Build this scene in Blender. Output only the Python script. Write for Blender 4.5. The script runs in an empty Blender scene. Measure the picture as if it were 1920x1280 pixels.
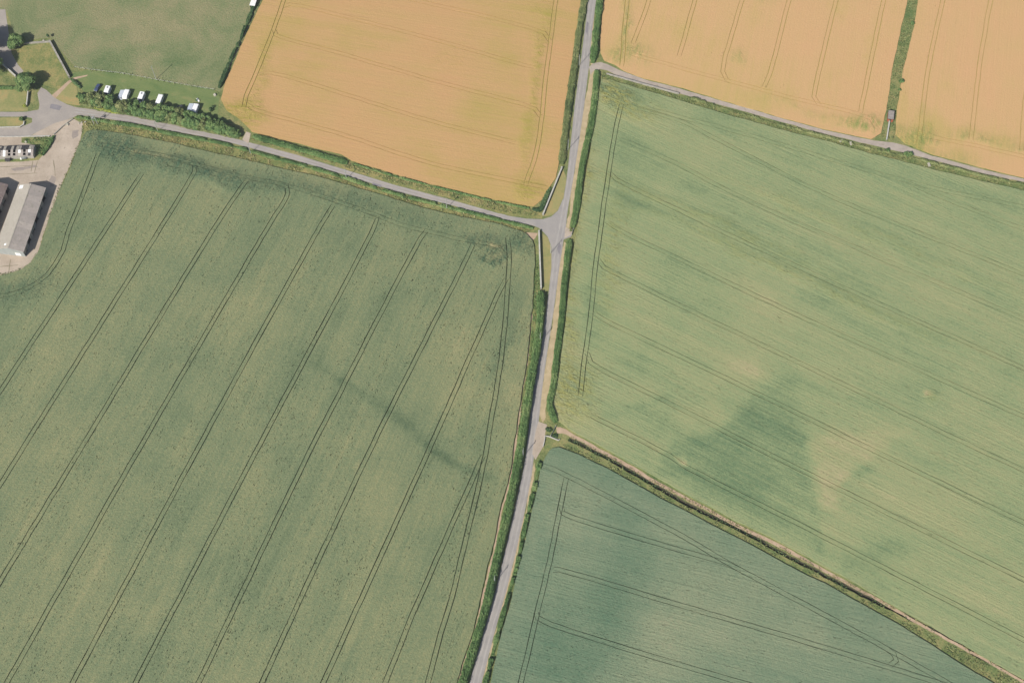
import bpy, bmesh, math, random
import numpy as np
from mathutils import Vector, Matrix
from mathutils.geometry import delaunay_2d_cdt

random.seed(7)
rng = np.random.default_rng(11)
scene = bpy.context.scene
COL = scene.collection
R = math.radians

# ------------------------------------------------------------------ camera
CAM_H = 520.0                 # metres above the fields
FOCAL = 2580.0                # in pixels of a 1920 wide picture
CX, CY = 960.0, 640.0
NAD = (1000.0, 1977.0)        # where straight down would be in that picture
_dx, _dy = NAD[0] - CX, NAD[1] - CY
TILT = math.atan(math.hypot(_dx, _dy) / FOCAL)
ROLL = math.atan2(_dx, _dy)
FW = np.array([0, math.sin(TILT), -math.cos(TILT)])
R0 = np.array([1.0, 0, 0]); U0 = np.array([0, math.cos(TILT), math.sin(TILT)])
EX = math.cos(ROLL) * R0 - math.sin(ROLL) * U0
EY = math.sin(ROLL) * R0 + math.cos(ROLL) * U0

cam_d = bpy.data.cameras.new('camera')
cam = bpy.data.objects.new('camera', cam_d)
COL.objects.link(cam)
cam_d.sensor_width = 36.0
cam_d.lens = FOCAL / 1920.0 * 36.0
cam_d.clip_start = 1.0
cam_d.clip_end = 20000.0
m3 = Matrix(((EX[0], EY[0], -FW[0]), (EX[1], EY[1], -FW[1]), (EX[2], EY[2], -FW[2])))
cam.matrix_world = Matrix.Translation((0, 0, CAM_H)) @ m3.to_4x4()
scene.camera = cam

# ------------------------------------------------------------------ light
SUN_EL, SHADOW_AZ = 41.0, 52.0
world = bpy.data.worlds.new('World'); scene.world = world; world.use_nodes = True
wn = world.node_tree.nodes; wn.clear()
wo = wn.new('ShaderNodeOutputWorld'); wb = wn.new('ShaderNodeBackground'); ws = wn.new('ShaderNodeTexSky')
ws.sky_type = 'NISHITA'; ws.sun_disc = False
ws.sun_elevation = R(SUN_EL); ws.sun_rotation = R(218.0)
ws.altitude = 100; ws.air_density = 1.0; ws.dust_density = 1.5; ws.ozone_density = 1.0
wb.inputs[1].default_value = 0.065
world.node_tree.links.new(ws.outputs[0], wb.inputs[0]); world.node_tree.links.new(wb.outputs[0], wo.inputs[0])
sun_d = bpy.data.lights.new('sun', 'SUN'); sun_d.energy = 4.7; sun_d.angle = R(0.53); sun_d.color = (1.0, 0.955, 0.88)
sun = bpy.data.objects.new('sun', sun_d); COL.objects.link(sun)
ldir = Vector((math.cos(R(SHADOW_AZ)) * math.cos(R(SUN_EL)), math.sin(R(SHADOW_AZ)) * math.cos(R(SUN_EL)), -math.sin(R(SUN_EL))))
sun.rotation_euler = ldir.to_track_quat('-Z', 'Y').to_euler()
sun.location = (-150, 100, 300)
scene.view_settings.view_transform = 'Standard'
scene.view_settings.look = 'None'
scene.view_settings.exposure = 0.35
scene.view_settings.gamma = 1.0
scene.render.engine = 'CYCLES'
scene.cycles.max_bounces = 6

# ------------------------------------------------------------------ helpers
def G(x, y, z=0.0):
    """point at height z that the picture shows at pixel x, y"""
    v = (x - CX) * EX - (y - CY) * EY + FOCAL * FW
    s = (z - CAM_H) / v[2]
    return np.array([v[0] * s, v[1] * s, z])
def G2(p, z=0.0):
    q = G(p[0], p[1], z); return (q[0], q[1])
def PX(p):
    """array of ground points -> pixels of the 1920 picture"""
    q = np.asarray(p, float) - np.array([0, 0, CAM_H])
    k = FOCAL / (q @ FW)
    return np.stack([CX + (q @ EX) * k, CY - (q @ EY) * k], -1)

def hsh(ix, iy, s):
    h = (ix.astype(np.int64) * 374761393 + iy.astype(np.int64) * 668265263 + s * 974634777) & 0xffffffff
    h = ((h ^ (h >> 13)) * 1274126177) & 0xffffffff
    h = h ^ (h >> 16)
    return (h & 0xffffff) / float(0xffffff)
def vnoise(x, y, s=0):
    x = np.asarray(x, float); y = np.asarray(y, float)
    ix = np.floor(x); iy = np.floor(y); fx = x - ix; fy = y - iy
    fx = fx * fx * (3 - 2 * fx); fy = fy * fy * (3 - 2 * fy)
    a = hsh(ix, iy, s); b = hsh(ix + 1, iy, s); c = hsh(ix, iy + 1, s); d = hsh(ix + 1, iy + 1, s)
    return (a * (1 - fx) + b * fx) * (1 - fy) + (c * (1 - fx) + d * fx) * fy
def fbm(x, y, s=0, o=3):
    t = 0; a = 1; n = 0
    for i in range(o):
        t = t + a * vnoise(x * 2 ** i, y * 2 ** i, s + i); n += a; a *= .5
    return t / n

def tag(o, label=None, cat=None, group=None, kind=None):
    if label: o['label'] = label
    if cat: o['category'] = cat
    if group: o['group'] = group
    if kind or cat: o['kind'] = kind or 'thing'
    return o
def link(name, me, mat=None, parent=None):
    o = bpy.data.objects.new(name, me); COL.objects.link(o)
    if mat is not None and me is not None and not me.materials: me.materials.append(mat)
    if parent is not None: o.parent = parent
    return o
def empty(name, loc=(0, 0, 0), rz=0.0):
    o = bpy.data.objects.new(name, None); COL.objects.link(o)
    o.empty_display_size = .5
    o.location = loc; o.rotation_euler = (0, 0, rz); return o
def np_mesh(name, V, F, mats=(), tint=None, smooth=False):
    me = bpy.data.meshes.new(name)
    V = np.asarray(V, np.float32)
    if isinstance(F, np.ndarray):
        n, k = F.shape
        me.vertices.add(len(V)); me.vertices.foreach_set('co', V.ravel())
        me.loops.add(n * k); me.loops.foreach_set('vertex_index', F.astype(np.int32).ravel())
        me.polygons.add(n); me.polygons.foreach_set('loop_start', np.arange(0, n * k, k, dtype=np.int32))
        me.update(calc_edges=True)
    else:
        me.from_pydata([tuple(map(float, v)) for v in V], [], F); me.update()
    if tint:
        for an, av in tint.items():
            at = me.attributes.new(an, 'FLOAT', 'POINT'); at.data.foreach_set('value', np.asarray(av, np.float32))
    for m in mats: me.materials.append(m)
    if smooth: me.polygons.foreach_set('use_smooth', [True] * len(me.polygons))
    return me

def smooth_line(pts, step=4.0, closed=False):
    """Catmull-Rom through ground points, evenly resampled"""
    P = [np.array(p, float) for p in pts]
    out = []
    n = len(P)
    if n == 2 and not closed:
        d = np.linalg.norm(P[1] - P[0]); k = max(1, int(d / step))
        return [P[0] + (P[1] - P[0]) * i / k for i in range(k + 1)]
    rngi = range(n) if closed else range(n - 1)
    for i in rngi:
        if closed: p0, p1, p2, p3 = P[i - 1], P[i], P[(i + 1) % n], P[(i + 2) % n]
        else:
            p1, p2 = P[i], P[i + 1]
            p0 = P[i - 1] if i > 0 else 2 * p1 - p2
            p3 = P[i + 2] if i + 2 < n else 2 * p2 - p1
        d = np.linalg.norm(p2 - p1); k = max(1, int(round(d / step)))
        t0 = 0; t1 = t0 + max(1e-3, np.linalg.norm(p1 - p0)) ** .5; t2 = t1 + max(1e-3, d) ** .5; t3 = t2 + max(1e-3, np.linalg.norm(p3 - p2)) ** .5
        for j in range(k):
            t = t1 + (t2 - t1) * j / k
            A1 = (t1 - t) / (t1 - t0) * p0 + (t - t0) / (t1 - t0) * p1
            A2 = (t2 - t) / (t2 - t1) * p1 + (t - t1) / (t2 - t1) * p2
            A3 = (t3 - t) / (t3 - t2) * p2 + (t - t2) / (t3 - t2) * p3
            B1 = (t2 - t) / (t2 - t0) * A1 + (t - t0) / (t2 - t0) * A2
            B2 = (t3 - t) / (t3 - t1) * A2 + (t - t1) / (t3 - t1) * A3
            out.append((t2 - t) / (t2 - t1) * B1 + (t - t1) / (t2 - t1) * B2)
    if not closed: out.append(P[-1])
    return out
def line_px(pts, step=4.0): return smooth_line([G2(p) for p in pts], step)
def normals2(L):
    L = np.array(L); T = np.gradient(L, axis=0) if len(L) > 2 else np.repeat([L[1] - L[0]], 2, 0)
    T = T / np.maximum(1e-6, np.linalg.norm(T, axis=1))[:, None]
    return np.stack([-T[:, 1], T[:, 0]], -1), T
def resample(pts, step, jit=0.0, seed=0):
    """closed outline with straight sides, cut into steps and roughened"""
    out = []
    n = len(pts)
    for i in range(n):
        a = np.array(pts[i]); b = np.array(pts[(i + 1) % n]); d = np.linalg.norm(b - a)
        k = max(1, int(d / step))
        for j in range(k): out.append(a + (b - a) * j / k)
    out = np.array(out)
    if jit:
        x, y = out[:, 0], out[:, 1]
        j1 = np.stack([fbm(x / 3, y / 3, seed) - .5, fbm(x / 3, y / 3, seed + 5) - .5], -1)
        j2 = np.stack([fbm(x / 14, y / 14, seed + 9) - .5, fbm(x / 14, y / 14, seed + 13) - .5], -1)
        out = out + j1 * jit * 2 + j2 * jit * 2.5
    return [tuple(p) for p in out]
def inside(pts, poly):
    x = pts[:, 0]; y = pts[:, 1]; P = np.array(poly); r = np.zeros(len(pts), bool)
    x0, y0 = P[-1]
    for x1, y1 in P:
        c = ((y1 > y) != (y0 > y)) & (x < (x0 - x1) * (y - y1) / ((y0 - y1) + 1e-12) + x1)
        r ^= c; x0, y0 = x1, y1
    return r
def cdt(outlines, holes=(), pts=None):
    """triangles that lie in any outline and in no hole"""
    V, F = [], []
    for poly in list(outlines) + list(holes):
        q = np.array([(p[0], p[1]) for p in poly]); r_ = np.roll(q, -1, 0)
        if (q[:, 0] * r_[:, 1] - q[:, 1] * r_[:, 0]).sum() < 0: poly = list(poly)[::-1]
        b = len(V); V.extend(Vector((float(p[0]), float(p[1]))) for p in poly); F.append(list(range(b, b + len(poly))))
    if pts is not None: V.extend(Vector((float(p[0]), float(p[1]))) for p in pts)
    no = len(outlines)
    v, e, f, ov, oe, of = delaunay_2d_cdt(V, [], F, 1, 1e-4)
    keep = []
    for t, o in zip(f, of):
        if any(i < no for i in o) and not any(i >= no for i in o): keep.append(t)
    used = sorted({i for t in keep for i in t}); mp = {u: i for i, u in enumerate(used)}
    P = np.array([[v[u].x, v[u].y] for u in used]); T = np.array([[mp[i] for i in t] for t in keep], int)
    a, b, c = P[T[:, 0]], P[T[:, 1]], P[T[:, 2]]
    ar = (b[:, 0] - a[:, 0]) * (c[:, 1] - a[:, 1]) - (b[:, 1] - a[:, 1]) * (c[:, 0] - a[:, 0])
    T[ar < 0] = T[ar < 0][:, ::-1]
    return P, T
def sheet(name, outlines, z, mat, kind='structure', step=2.0, jit=.25, holes=(), seed=0, px=True, label=None):
    O = [resample([G2(p) for p in o] if px else o, step, jit, seed + i) for i, o in enumerate(outlines)]
    P, T = cdt(O, holes)
    me = np_mesh(name, np.column_stack([P, np.full(len(P), z)]), T, [mat])
    return tag(link(name, me), label=label, kind=kind)
def skirt(P, T, ztop, zbot):
    E = {}
    for t in T:
        for i in range(3):
            a, b = int(t[i]), int(t[(i + 1) % 3])
            if (b, a) in E: del E[(b, a)]
            else: E[(a, b)] = 1
    V = [(p[0], p[1], z) for p, z in zip(P, ztop)]; F = [list(map(int, t)) for t in T]
    low = {}
    for a, b in E:
        for i in (a, b):
            if i not in low: low[i] = len(V); V.append((P[i][0], P[i][1], zbot))
        F.append([b, a, low[a], low[b]])
    return V, F, low

# ------------------------------------------------------------------ materials
def lin(c):
    c = c / 255.0
    return c / 12.92 if c <= .04045 else ((c + .055) / 1.055) ** 2.4
EXPO = 1.32                   # a white sheet in the sun renders about this bright
def S(r, g, b, k=1.0):
    """albedo of something that looks r, g, b in full sun"""
    return tuple(min(.85, lin(v) / EXPO * k) for v in (r, g, b)) + (1.0,)
class NT:
    def __init__(s, name):
        s.m = bpy.data.materials.new(name); s.m.use_nodes = True; s.t = s.m.node_tree; s.t.nodes.clear()
        s.out = s.n('ShaderNodeOutputMaterial'); s.b = s.n('ShaderNodeBsdfPrincipled')
        s.l(s.b.outputs[0], s.out.inputs[0]); s.b.inputs['Roughness'].default_value = .85
        s.b.inputs['Specular IOR Level'].default_value = .25
    def n(s, t): return s.t.nodes.new(t)
    def l(s, a, b): s.t.links.new(a, b)
    def coord(s, rot=0.0, scale=(1, 1, 1)):
        tc = s.n('ShaderNodeTexCoord'); v = tc.outputs['Object']
        if rot:
            m = s.n('ShaderNodeMapping'); m.inputs['Rotation'].default_value = (0, 0, rot); s.l(v, m.inputs[0]); v = m.outputs[0]
        if scale != (1, 1, 1):
            m = s.n('ShaderNodeMapping'); m.inputs['Scale'].default_value = scale; s.l(v, m.inputs[0]); v = m.outputs[0]
        return v
    def noise(s, scale, vec=None, detail=3, rough=.55, dist=0.0):
        n = s.n('ShaderNodeTexNoise'); n.inputs['Scale'].default_value = scale; n.inputs['Detail'].default_value = detail
        n.inputs['Roughness'].default_value = rough; n.inputs['Distortion'].default_value = dist
        if vec is not None: s.l(vec, n.inputs['Vector'])
        return n.outputs[0]
    def math(s, op, a, b=None, c=None, clamp=False):
        n = s.n('ShaderNodeMath'); n.operation = op; n.use_clamp = clamp
        for i, v in enumerate((a, b, c)):
            if v is None: continue
            if isinstance(v, (int, float)): n.inputs[i].default_value = v
            else: s.l(v, n.inputs[i])
        return n.outputs[0]
    def rng(s, v, a, b, c=0.0, d=1.0):
        n = s.n('ShaderNodeMapRange'); s.l(v, n.inputs[0])
        for i, q in enumerate((a, b, c, d)): n.inputs[1 + i].default_value = q
        return n.outputs[0]
    def ramp(s, v, stops):
        n = s.n('ShaderNodeValToRGB'); e = n.color_ramp.elements
        while len(e) < len(stops): e.new(.5)
        for x, (p, c) in zip(e, stops): x.position = p; x.color = c
        s.l(v, n.inputs[0]); return n.outputs[0]
    def mix(s, f, a, b, mode='MIX'):
        n = s.n('ShaderNodeMix'); n.data_type = 'RGBA'; n.blend_type = mode
        for v, i in ((f, n.inputs[0]), (a, n.inputs[6]), (b, n.inputs[7])):
            if isinstance(v, (int, float)): i.default_value = v
            elif isinstance(v, tuple): i.default_value = v
            else: s.l(v, i)
        return n.outputs[2]
    def attr(s, name):
        n = s.n('ShaderNodeAttribute'); n.attribute_name = name; return n.outputs['Fac']
    def bump(s, h, dist, strength=1.0):
        n = s.n('ShaderNodeBump'); n.inputs['Strength'].default_value = strength; n.inputs['Distance'].default_value = dist
        s.l(h, n.inputs['Height']); s.l(n.outputs[0], s.b.inputs['Normal']); return n
    def col(s, c):
        if isinstance(c, tuple): s.b.inputs['Base Color'].default_value = c
        else: s.l(c, s.b.inputs['Base Color'])
        return s.m

def mat_plain(name, c, rough=.8, var=.12, scale=1.5, spec=.25, metal=0.0):
    t = NT(name); n = t.noise(scale, t.coord(), 4)
    f = t.rng(n, .3, .7, 1 - var, 1 + var)
    v = t.n('ShaderNodeHueSaturation'); v.inputs['Color'].default_value = c; t.l(f, v.inputs['Value'])
    t.b.inputs['Roughness'].default_value = rough; t.b.inputs['Specular IOR Level'].default_value = spec
    t.b.inputs['Metallic'].default_value = metal
    return t.col(v.outputs[0])

def mat_crop(name, stops, rot, weed, fine=.55, streak=.25, bumpd=.35):
    """standing cereal: tone follows the ripeness of the plants, rough where the stand is lodged and weedy"""
    t = NT(name)
    rows = t.coord(-rot, (.05, 1.0, 1.0)); rows2 = t.coord(-rot, (.03, .45, 1.0)); c0 = t.coord()
    tone = t.attr('tone'); rough = t.attr('rough')
    a = t.noise(.9, rows, 4, .6); b = t.noise(.35, rows2, 3); fine_n = t.noise(.9, c0, 4, .8); big = t.noise(.05, c0, 4, .6)
    v = t.math('ADD', tone, t.math('MULTIPLY', t.math('SUBTRACT', a, .5), streak * 1.6))
    v = t.math('ADD', v, t.math('MULTIPLY', t.math('SUBTRACT', b, .5), streak * 1.8))
    v = t.math('ADD', v, t.math('MULTIPLY', t.math('SUBTRACT', big, .5), .4))
    v = t.math('ADD', v, t.math('MULTIPLY', t.math('SUBTRACT', fine_n, .5), fine))
    col = t.ramp(v, stops)
    w = t.math('MULTIPLY', rough, t.rng(t.noise(.5, t.coord(-rot, (.3, 1, 1)), 6, .85), .42, .6))
    col = t.mix(w, col, weed)
    h = t.math('ADD', t.math('MULTIPLY', t.noise(1.3, c0, 4, .7), .7), t.math('MULTIPLY', t.noise(1.3, t.coord(-rot, (.03, 1, 1)), 3, .6), .55))
    hr = t.math('MULTIPLY', t.math('MULTIPLY', t.noise(.55, c0, 4, .7, 1.0), rough), 2.6)
    t.bump(t.math('ADD', h, hr), bumpd)
    t.b.inputs['Specular IOR Level'].default_value = .1
    return t.col(col)

def mat_grass(name, stops, scale=.08, fine=.9, bumpd=.2, rot=0.0, stretch=1.0):
    t = NT(name); c = t.coord(rot, (1, stretch, 1)) if (rot or stretch != 1.0) else t.coord()
    v = t.math('ADD', t.noise(scale, c, 6, .62, .6), t.math('MULTIPLY', t.math('SUBTRACT', t.noise(fine, c, 4, .7), .5), .55))
    v = t.math('ADD', v, t.attr('tone'))
    t.bump(t.noise(1.4, c, 4, .7), bumpd)
    t.b.inputs['Specular IOR Level'].default_value = .1
    return t.col(t.ramp(v, stops))

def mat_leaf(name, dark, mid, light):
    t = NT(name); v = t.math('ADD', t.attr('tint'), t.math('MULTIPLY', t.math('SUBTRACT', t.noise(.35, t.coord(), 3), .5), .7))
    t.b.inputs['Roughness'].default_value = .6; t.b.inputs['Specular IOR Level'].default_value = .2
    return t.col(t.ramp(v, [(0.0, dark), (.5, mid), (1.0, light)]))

def mat_hard(name, a, b, scale=.25, rough=.9, crack=None, bumpd=.03):
    t = NT(name); c = t.coord()
    v = t.math('ADD', t.noise(scale, c, 6, .6), t.math('MULTIPLY', t.math('SUBTRACT', t.noise(scale * 9, c, 4, .7), .5), .5))
    t.bump(t.noise(3.0, c, 4, .7), bumpd)
    t.b.inputs['Roughness'].default_value = rough
    col = t.ramp(v, [(.3, a), (.72, b)])
    if crack: col = t.mix(t.rng(t.noise(.45, c, 5, .75), .58, .72), col, crack)
    return t.col(col)

M = {}
M['ground'] = mat_grass('rough_grass', [(.28, S(92, 114, 68)), (.5, S(138, 144, 92)), (.74, S(176, 164, 114))], .12, 1.2, .4)
M['pasture'] = mat_grass('pasture_grass', [(.2, S(108, 128, 84)), (.42, S(138, 145, 103)), (.58, S(154, 151, 112)), (.85, S(176, 164, 126))], .05, .8, .4)
M['lawn'] = mat_grass('mown_grass', [(.3, S(108, 130, 80)), (.55, S(128, 142, 90)), (.8, S(156, 152, 104))], .07, .8, .1, R(17), 2.5)
M['garden'] = mat_grass('garden_grass', [(.3, S(140, 146, 92)), (.55, S(168, 160, 108)), (.8, S(192, 160, 110))], .1, .9, .08)
M['verge'] = mat_grass('verge_grass', [(.26, S(96, 120, 70)), (.45, S(126, 138, 86)), (.6, S(154, 152, 100)), (.78, S(180, 160, 112))], .16, 1.1, .35)
M['dry_verge'] = mat_grass('dry_verge_grass', [(.28, S(106, 126, 74)), (.5, S(148, 148, 94)), (.74, S(184, 164, 112))], .16, 1.1, .3)
M['sand'] = mat_hard('sandy_verge', S(184, 166, 128), S(214, 192, 156), .35, .95, S(158, 154, 104), .06)
M['soil'] = mat_hard('crop_soil', S(84, 100, 66), S(120, 122, 88), .3, .95, None, .08)
M['weedy_soil'] = mat_hard('weedy_soil', S(180, 166, 92), S(202, 178, 108), .25, .95, S(152, 152, 84), .1)
M['path'] = mat_hard('bare_earth', S(184, 158, 132), S(210, 184, 158), .3, .95, S(160, 150, 106))
M['road'] = mat_hard('asphalt', S(162, 157, 154), S(182, 175, 168), .2, .85, S(168, 163, 162), .05)
M['lane'] = mat_hard('lane_asphalt', S(164, 156, 150), S(186, 176, 166), .12, .85, S(172, 164, 158), .04)
M['track'] = mat_hard('gravel_track', S(172, 160, 150), S(200, 186, 172), .25, .95, S(150, 140, 122))
M['concrete'] = mat_hard('yard_concrete', S(182, 166, 148), S(210, 194, 176), .14, .9, S(164, 150, 132), .05)
M['ditch'] = mat_hard('ditch_mud', S(62, 62, 50), S(92, 86, 68), .5, .8, S(70, 84, 50), .1)

# ------------------------------------------------------------------ ground sheets
DITCH = [(1066, 823), (1084, 831), (1102, 840), (1140, 859), (1190, 888), (1240, 917), (1275, 938), (1312, 957), (1358, 978), (1420, 1010), (1460, 1034), (1500, 1054), (1546, 1078),
         (1580, 1096), (1640, 1126), (1710, 1160), (1780, 1198), (1850, 1238), (1920, 1272), (2010, 1318)]
def ribbon(L, w, jit=0.0, seed=0, taper=False):
    L = np.array(L); N, T = normals2(L)
    k = np.arange(len(L)) * 1.7
    a = w / 2 * (1 + jit * 2 * (vnoise(k, k * 0 + seed, 3) - .5)); b = w / 2 * (1 + jit * 2 * (vnoise(k, k * 0 + seed, 8) - .5))
    if taper: a[0] *= .3; b[0] *= .3; a[-1] *= .3; b[-1] *= .3
    return L + N * a[:, None], L - N * b[:, None]
dl = line_px(DITCH, 2.5)
da, db = ribbon(dl, 1.6, .35, 4)
ditch_poly = [tuple(p) for p in da] + [tuple(p) for p in db[::-1]]
big = [(-7000, -7000), (7000, -7000), (7000, 7000), (-7000, 7000)]
P, T = cdt([big], [ditch_poly])
tag(link('ground', np_mesh('ground', np.column_stack([P, np.zeros(len(P))]), T, [M['ground']])), kind='structure')
# the ditch: two steep uneven banks down to a wet floor
n = len(da); dz = -1.35
fl_a = da * .82 + db * .18; fl_b = db * .82 + da * .18
V = np.concatenate([np.column_stack([da, np.zeros(n)]), np.column_stack([fl_a, np.full(n, dz)]), np.column_stack([fl_b, np.full(n, dz)]), np.column_stack([db, np.zeros(n)])])
F = [[k * n + i, (k + 1) * n + i, (k + 1) * n + i + 1, k * n + i + 1] for k in range(3) for i in range(n - 1)]
tag(link('ditch', np_mesh('ditch', V, F, [M['ditch']])), kind='structure')

PASTURE = [(-160, -120), (512, -120), (484, 0), (463, 50), (438, 105), (421, 150), (413, 172), (400, 168), (330, 156), (290, 149), (230, 138), (165, 130), (140, 126), (112, 92), (95, 72), (40, 76), (22, 58), (14, 22), (0, 18), (-160, 18)]
LAWN = [(165, 130), (230, 138), (290, 149), (330, 156), (400, 168), (412, 182), (408, 215), (440, 232), (300, 215), (180, 190), (150, 165), (140, 148), (128, 140)]
GARDEN = [(-120, 158), (50, 160), (52, 208), (-120, 210)]
O_ = resample([G2(p) for p in PASTURE], 2.0, .25, 0); Q_ = np.array(O_); gx, gy = np.meshgrid(np.arange(Q_[:, 0].min(), Q_[:, 0].max(), 4.0), np.arange(Q_[:, 1].min(), Q_[:, 1].max(), 4.0))
gp = np.stack([gx.ravel(), gy.ravel()], -1); P, T = cdt([O_], (), gp[inside(gp, Q_)])
def soft_spots(px, L):
    w = px + np.stack([fbm(px[:, 0] / 25, px[:, 1] / 25, 3) - .5, fbm(px[:, 0] / 25, px[:, 1] / 25, 9) - .5], -1) * 40
    return sum(a * np.exp(-((w[:, 0] - x) / rx) ** 2 - ((w[:, 1] - y) / ry) ** 2) for x, y, rx, ry, a in L)
tn = soft_spots(PX(np.column_stack([P, np.zeros(len(P))])), [(360, 120, 70, 26, -.16), (230, 118, 80, 14, -.1), (90, 30, 50, 30, -.08), (280, 55, 110, 30, .05), (440, 20, 30, 60, -.04), (190, 40, 60, 30, -.04)])
tag(link('pasture', np_mesh('pasture', np.column_stack([P, np.full(len(P), .01)]), T, [M['pasture']], {'tone': tn})), kind='structure')
sheet('camping_lawn', [LAWN], .02, M['lawn'], seed=3)
sheet('garden_lawn', [GARDEN, [(-120, 221), (43, 221), (45, 237), (-120, 239)]], .02, M['garden'], seed=4)
sheet('rough_corner', [[(34, 88), (90, 81), (128, 146), (110, 170), (84, 160), (60, 150), (36, 132), (30, 100)]], .015, M['dry_verge'], seed=5)

# road verges of dry sand along the main road
SAND_E = [(1122, -60), (1112, 0), (1107, 60), (1103, 105), (1108, 122), (1106, 138), (1101, 170), (1094, 210), (1089, 240), (1083, 280), (1075, 330), (1067, 385), (1060, 428),
          (1067, 430), (1072, 392), (1082, 336), (1092, 282), (1101, 240), (1107, 200), (1113, 145), (1115, 128), (1111, 60), (1117, 0), (1128, -60)]
SAND_E2 = [(1057, 452), (1049, 500), (1040, 562), (1035, 600), (1026, 660), (1018, 720), (1012, 775), (1018, 790), (1024, 782), (1027, 750), (1034, 700), (1044, 640), (1050, 570), (1057, 500), (1063, 455)]
SAND_E3 = [(1002, 866), (990, 925), (985, 954), (968, 1030), (950, 1104), (925, 1200), (903, 1280), (885, 1350), (889, 1350), (907, 1280), (929, 1200), (954, 1104), (972, 1030), (989, 954), (1004, 880)]
SAND_W = [(1019, 405), (1034, 404), (1046, 393), (1056, 370), (1062, 335), (1056, 318), (1040, 355)]
SAND_W2 = [(1016, 436), (1028, 446), (1034, 462), (1036, 490), (1033, 510), (1028, 545), (1018, 548), (1014, 500)]
sheet('sandy_verge', [SAND_E, SAND_E2, SAND_E3], .025, M['sand'], seed=7, jit=.6, step=.8)
sheet('dry_grass_verge', [SAND_W, SAND_W2, [(102, 188), (128, 152), (143, 163), (150, 198), (126, 195)]], .028, M['garden'], seed=8)

# roads
MAIN_L = [(1122, -100), (1103, 0), (1096, 60), (1088, 120), (1077, 200), (1072, 250), (1068, 285), (1062, 340), (1054, 385), (1046, 425), (1036, 470), (1034, 500), (1027, 562), (1020, 610), (1012, 660), (1002, 720), (993, 790), (986, 850), (979, 890), (965, 954), (945, 1040), (930, 1104), (905, 1190), (880, 1280), (858, 1360)]
MAIN_R = [(885, 1360), (903, 1280), (926, 1190), (950, 1104), (966, 1040), (985, 954), (997, 890), (1002, 850), (1010, 790), (1018, 720), (1026, 660), (1034, 610), (1041, 562), (1049, 500), (1053, 470), (1060, 425), (1066, 385), (1074, 340), (1083, 285), (1088, 250), (1095, 200), (1105, 120), (1110, 60), (1118, 0), (1136, -100)]
JUNC = [(940, 403), (987, 410), (1018, 411), (1034, 406), (1046, 395), (1055, 374), (1066, 374), (1061, 428), (1073, 433), (1071, 444), (1057, 449), (1049, 500), (1034, 500), (1034, 462), (1027, 444), (1018, 434), (1010, 427), (999, 423), (940, 410)]
sheet('main_road', [MAIN_L + MAIN_R, JUNC], .045, M['road'], jit=.06, seed=10)
LANE_N = [(128, 197), (140, 201), (211, 210.7), (290, 226.6), (352, 240), (432, 257.6), (467, 267), (555, 290), (640, 316), (740, 347), (840, 373), (940, 402), (960, 407)]
LANE_S = [(960, 413), (940, 408), (840, 383), (740, 358), (640, 326), (555, 301), (467, 277), (441, 270), (388, 257.6), (317, 245), (264, 233), (193, 222), (140, 215), (125, 220)]
sheet('lane', [LANE_N + LANE_S], .04, M['lane'], jit=.06, seed=11)
wp = []
def wheel_paths(pts, off, w, sd):
    L = np.array(line_px(pts, 2.0)); N, _ = normals2(L)
    for o in off:
        a, b = ribbon(L + N * o, w, .7, sd + o); wp.append([tuple(p) for p in a] + [tuple(p) for p in b[::-1]])
wheel_paths([((a[0] + b[0]) / 2, (a[1] + b[1]) / 2) for a, b in zip(MAIN_L, MAIN_R[::-1])], (-.85, .85), .55, 3)
wheel_paths([((a[0] + b[0]) / 2, (a[1] + b[1]) / 2) for a, b in zip(LANE_N[1:], LANE_S[::-1][1:])], (-.75, .75), .5, 5)
M['worn'] = mat_hard('worn_asphalt', S(172, 167, 163), S(192, 185, 178), .25, .8, S(164, 159, 157), .03)
sheet('wheel_paths', wp, .049, M['worn'], px=False, jit=.05, step=2.0, seed=30)
APRON = [(77, 164), (70, 175), (74, 197), (72, 206), (49, 210), (-120, 210), (-120, 220), (44, 219), (60, 222), (60, 230), (46, 236), (37, 240), (-120, 241), (-120, 257), (54, 256), (100, 232), (137, 221), (146, 216), (141, 201), (125, 196), (106, 186), (97, 179), (87, 169)]
sheet('farm_drive', [APRON, [(-120, 20), (10, 18), (16, 60), (22, 100), (34, 122), (44, 134), (34, 142), (20, 130), (0, 122), (-120, 122)]], .035, M['lane'], jit=.1, seed=12)
YARD = [(54, 256.5), (100, 232.5), (137, 222), (156, 232), (151, 262), (131, 312), (111, 356), (94, 402), (72, 472), (59, 491), (41, 505), (0, 516), (-120, 526), (-120, 257.5)]
sheet('farm_yard', [YARD], .03, M['concrete'], jit=.3, seed=13)
sheet('weedy_plot', [[(40, 258.5), (95, 257), (102, 254), (95, 270), (80, 291), (72, 300), (40, 303), (-60, 306), (-60, 298), (30, 297), (62, 296), (66, 272), (40, 268)]], .042, M['verge'], seed=14)
sheet('field_access', [[(454, 262), (462, 247), (470, 250), (466, 270)], [(1010, 790), (1026, 796), (1022, 815), (1018, 838), (1004, 862), (998, 850), (1004, 810)], [(1060, 426), (1074, 432), (1072, 440), (1058, 447)]], .05, M['concrete'], jit=.1, seed=15)
TRACK = [(1104, 126), (1112, 119), (1126, 117), (1140, 121), (1160, 131), (1209, 149), (1280, 168), (1380, 197), (1480, 226), (1563, 248), (1640, 264), (1680, 268), (1697, 273), (1747, 292), (1847, 319), (1920, 335), (2040, 366),
         (2038, 371), (1920, 341), (1847, 326), (1747, 300), (1690, 285), (1640, 274), (1563, 255), (1480, 233), (1380, 205), (1280, 177), (1209, 158), (1160, 143), (1140, 133), (1125, 130), (1113, 133), (1107, 141)]
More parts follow.
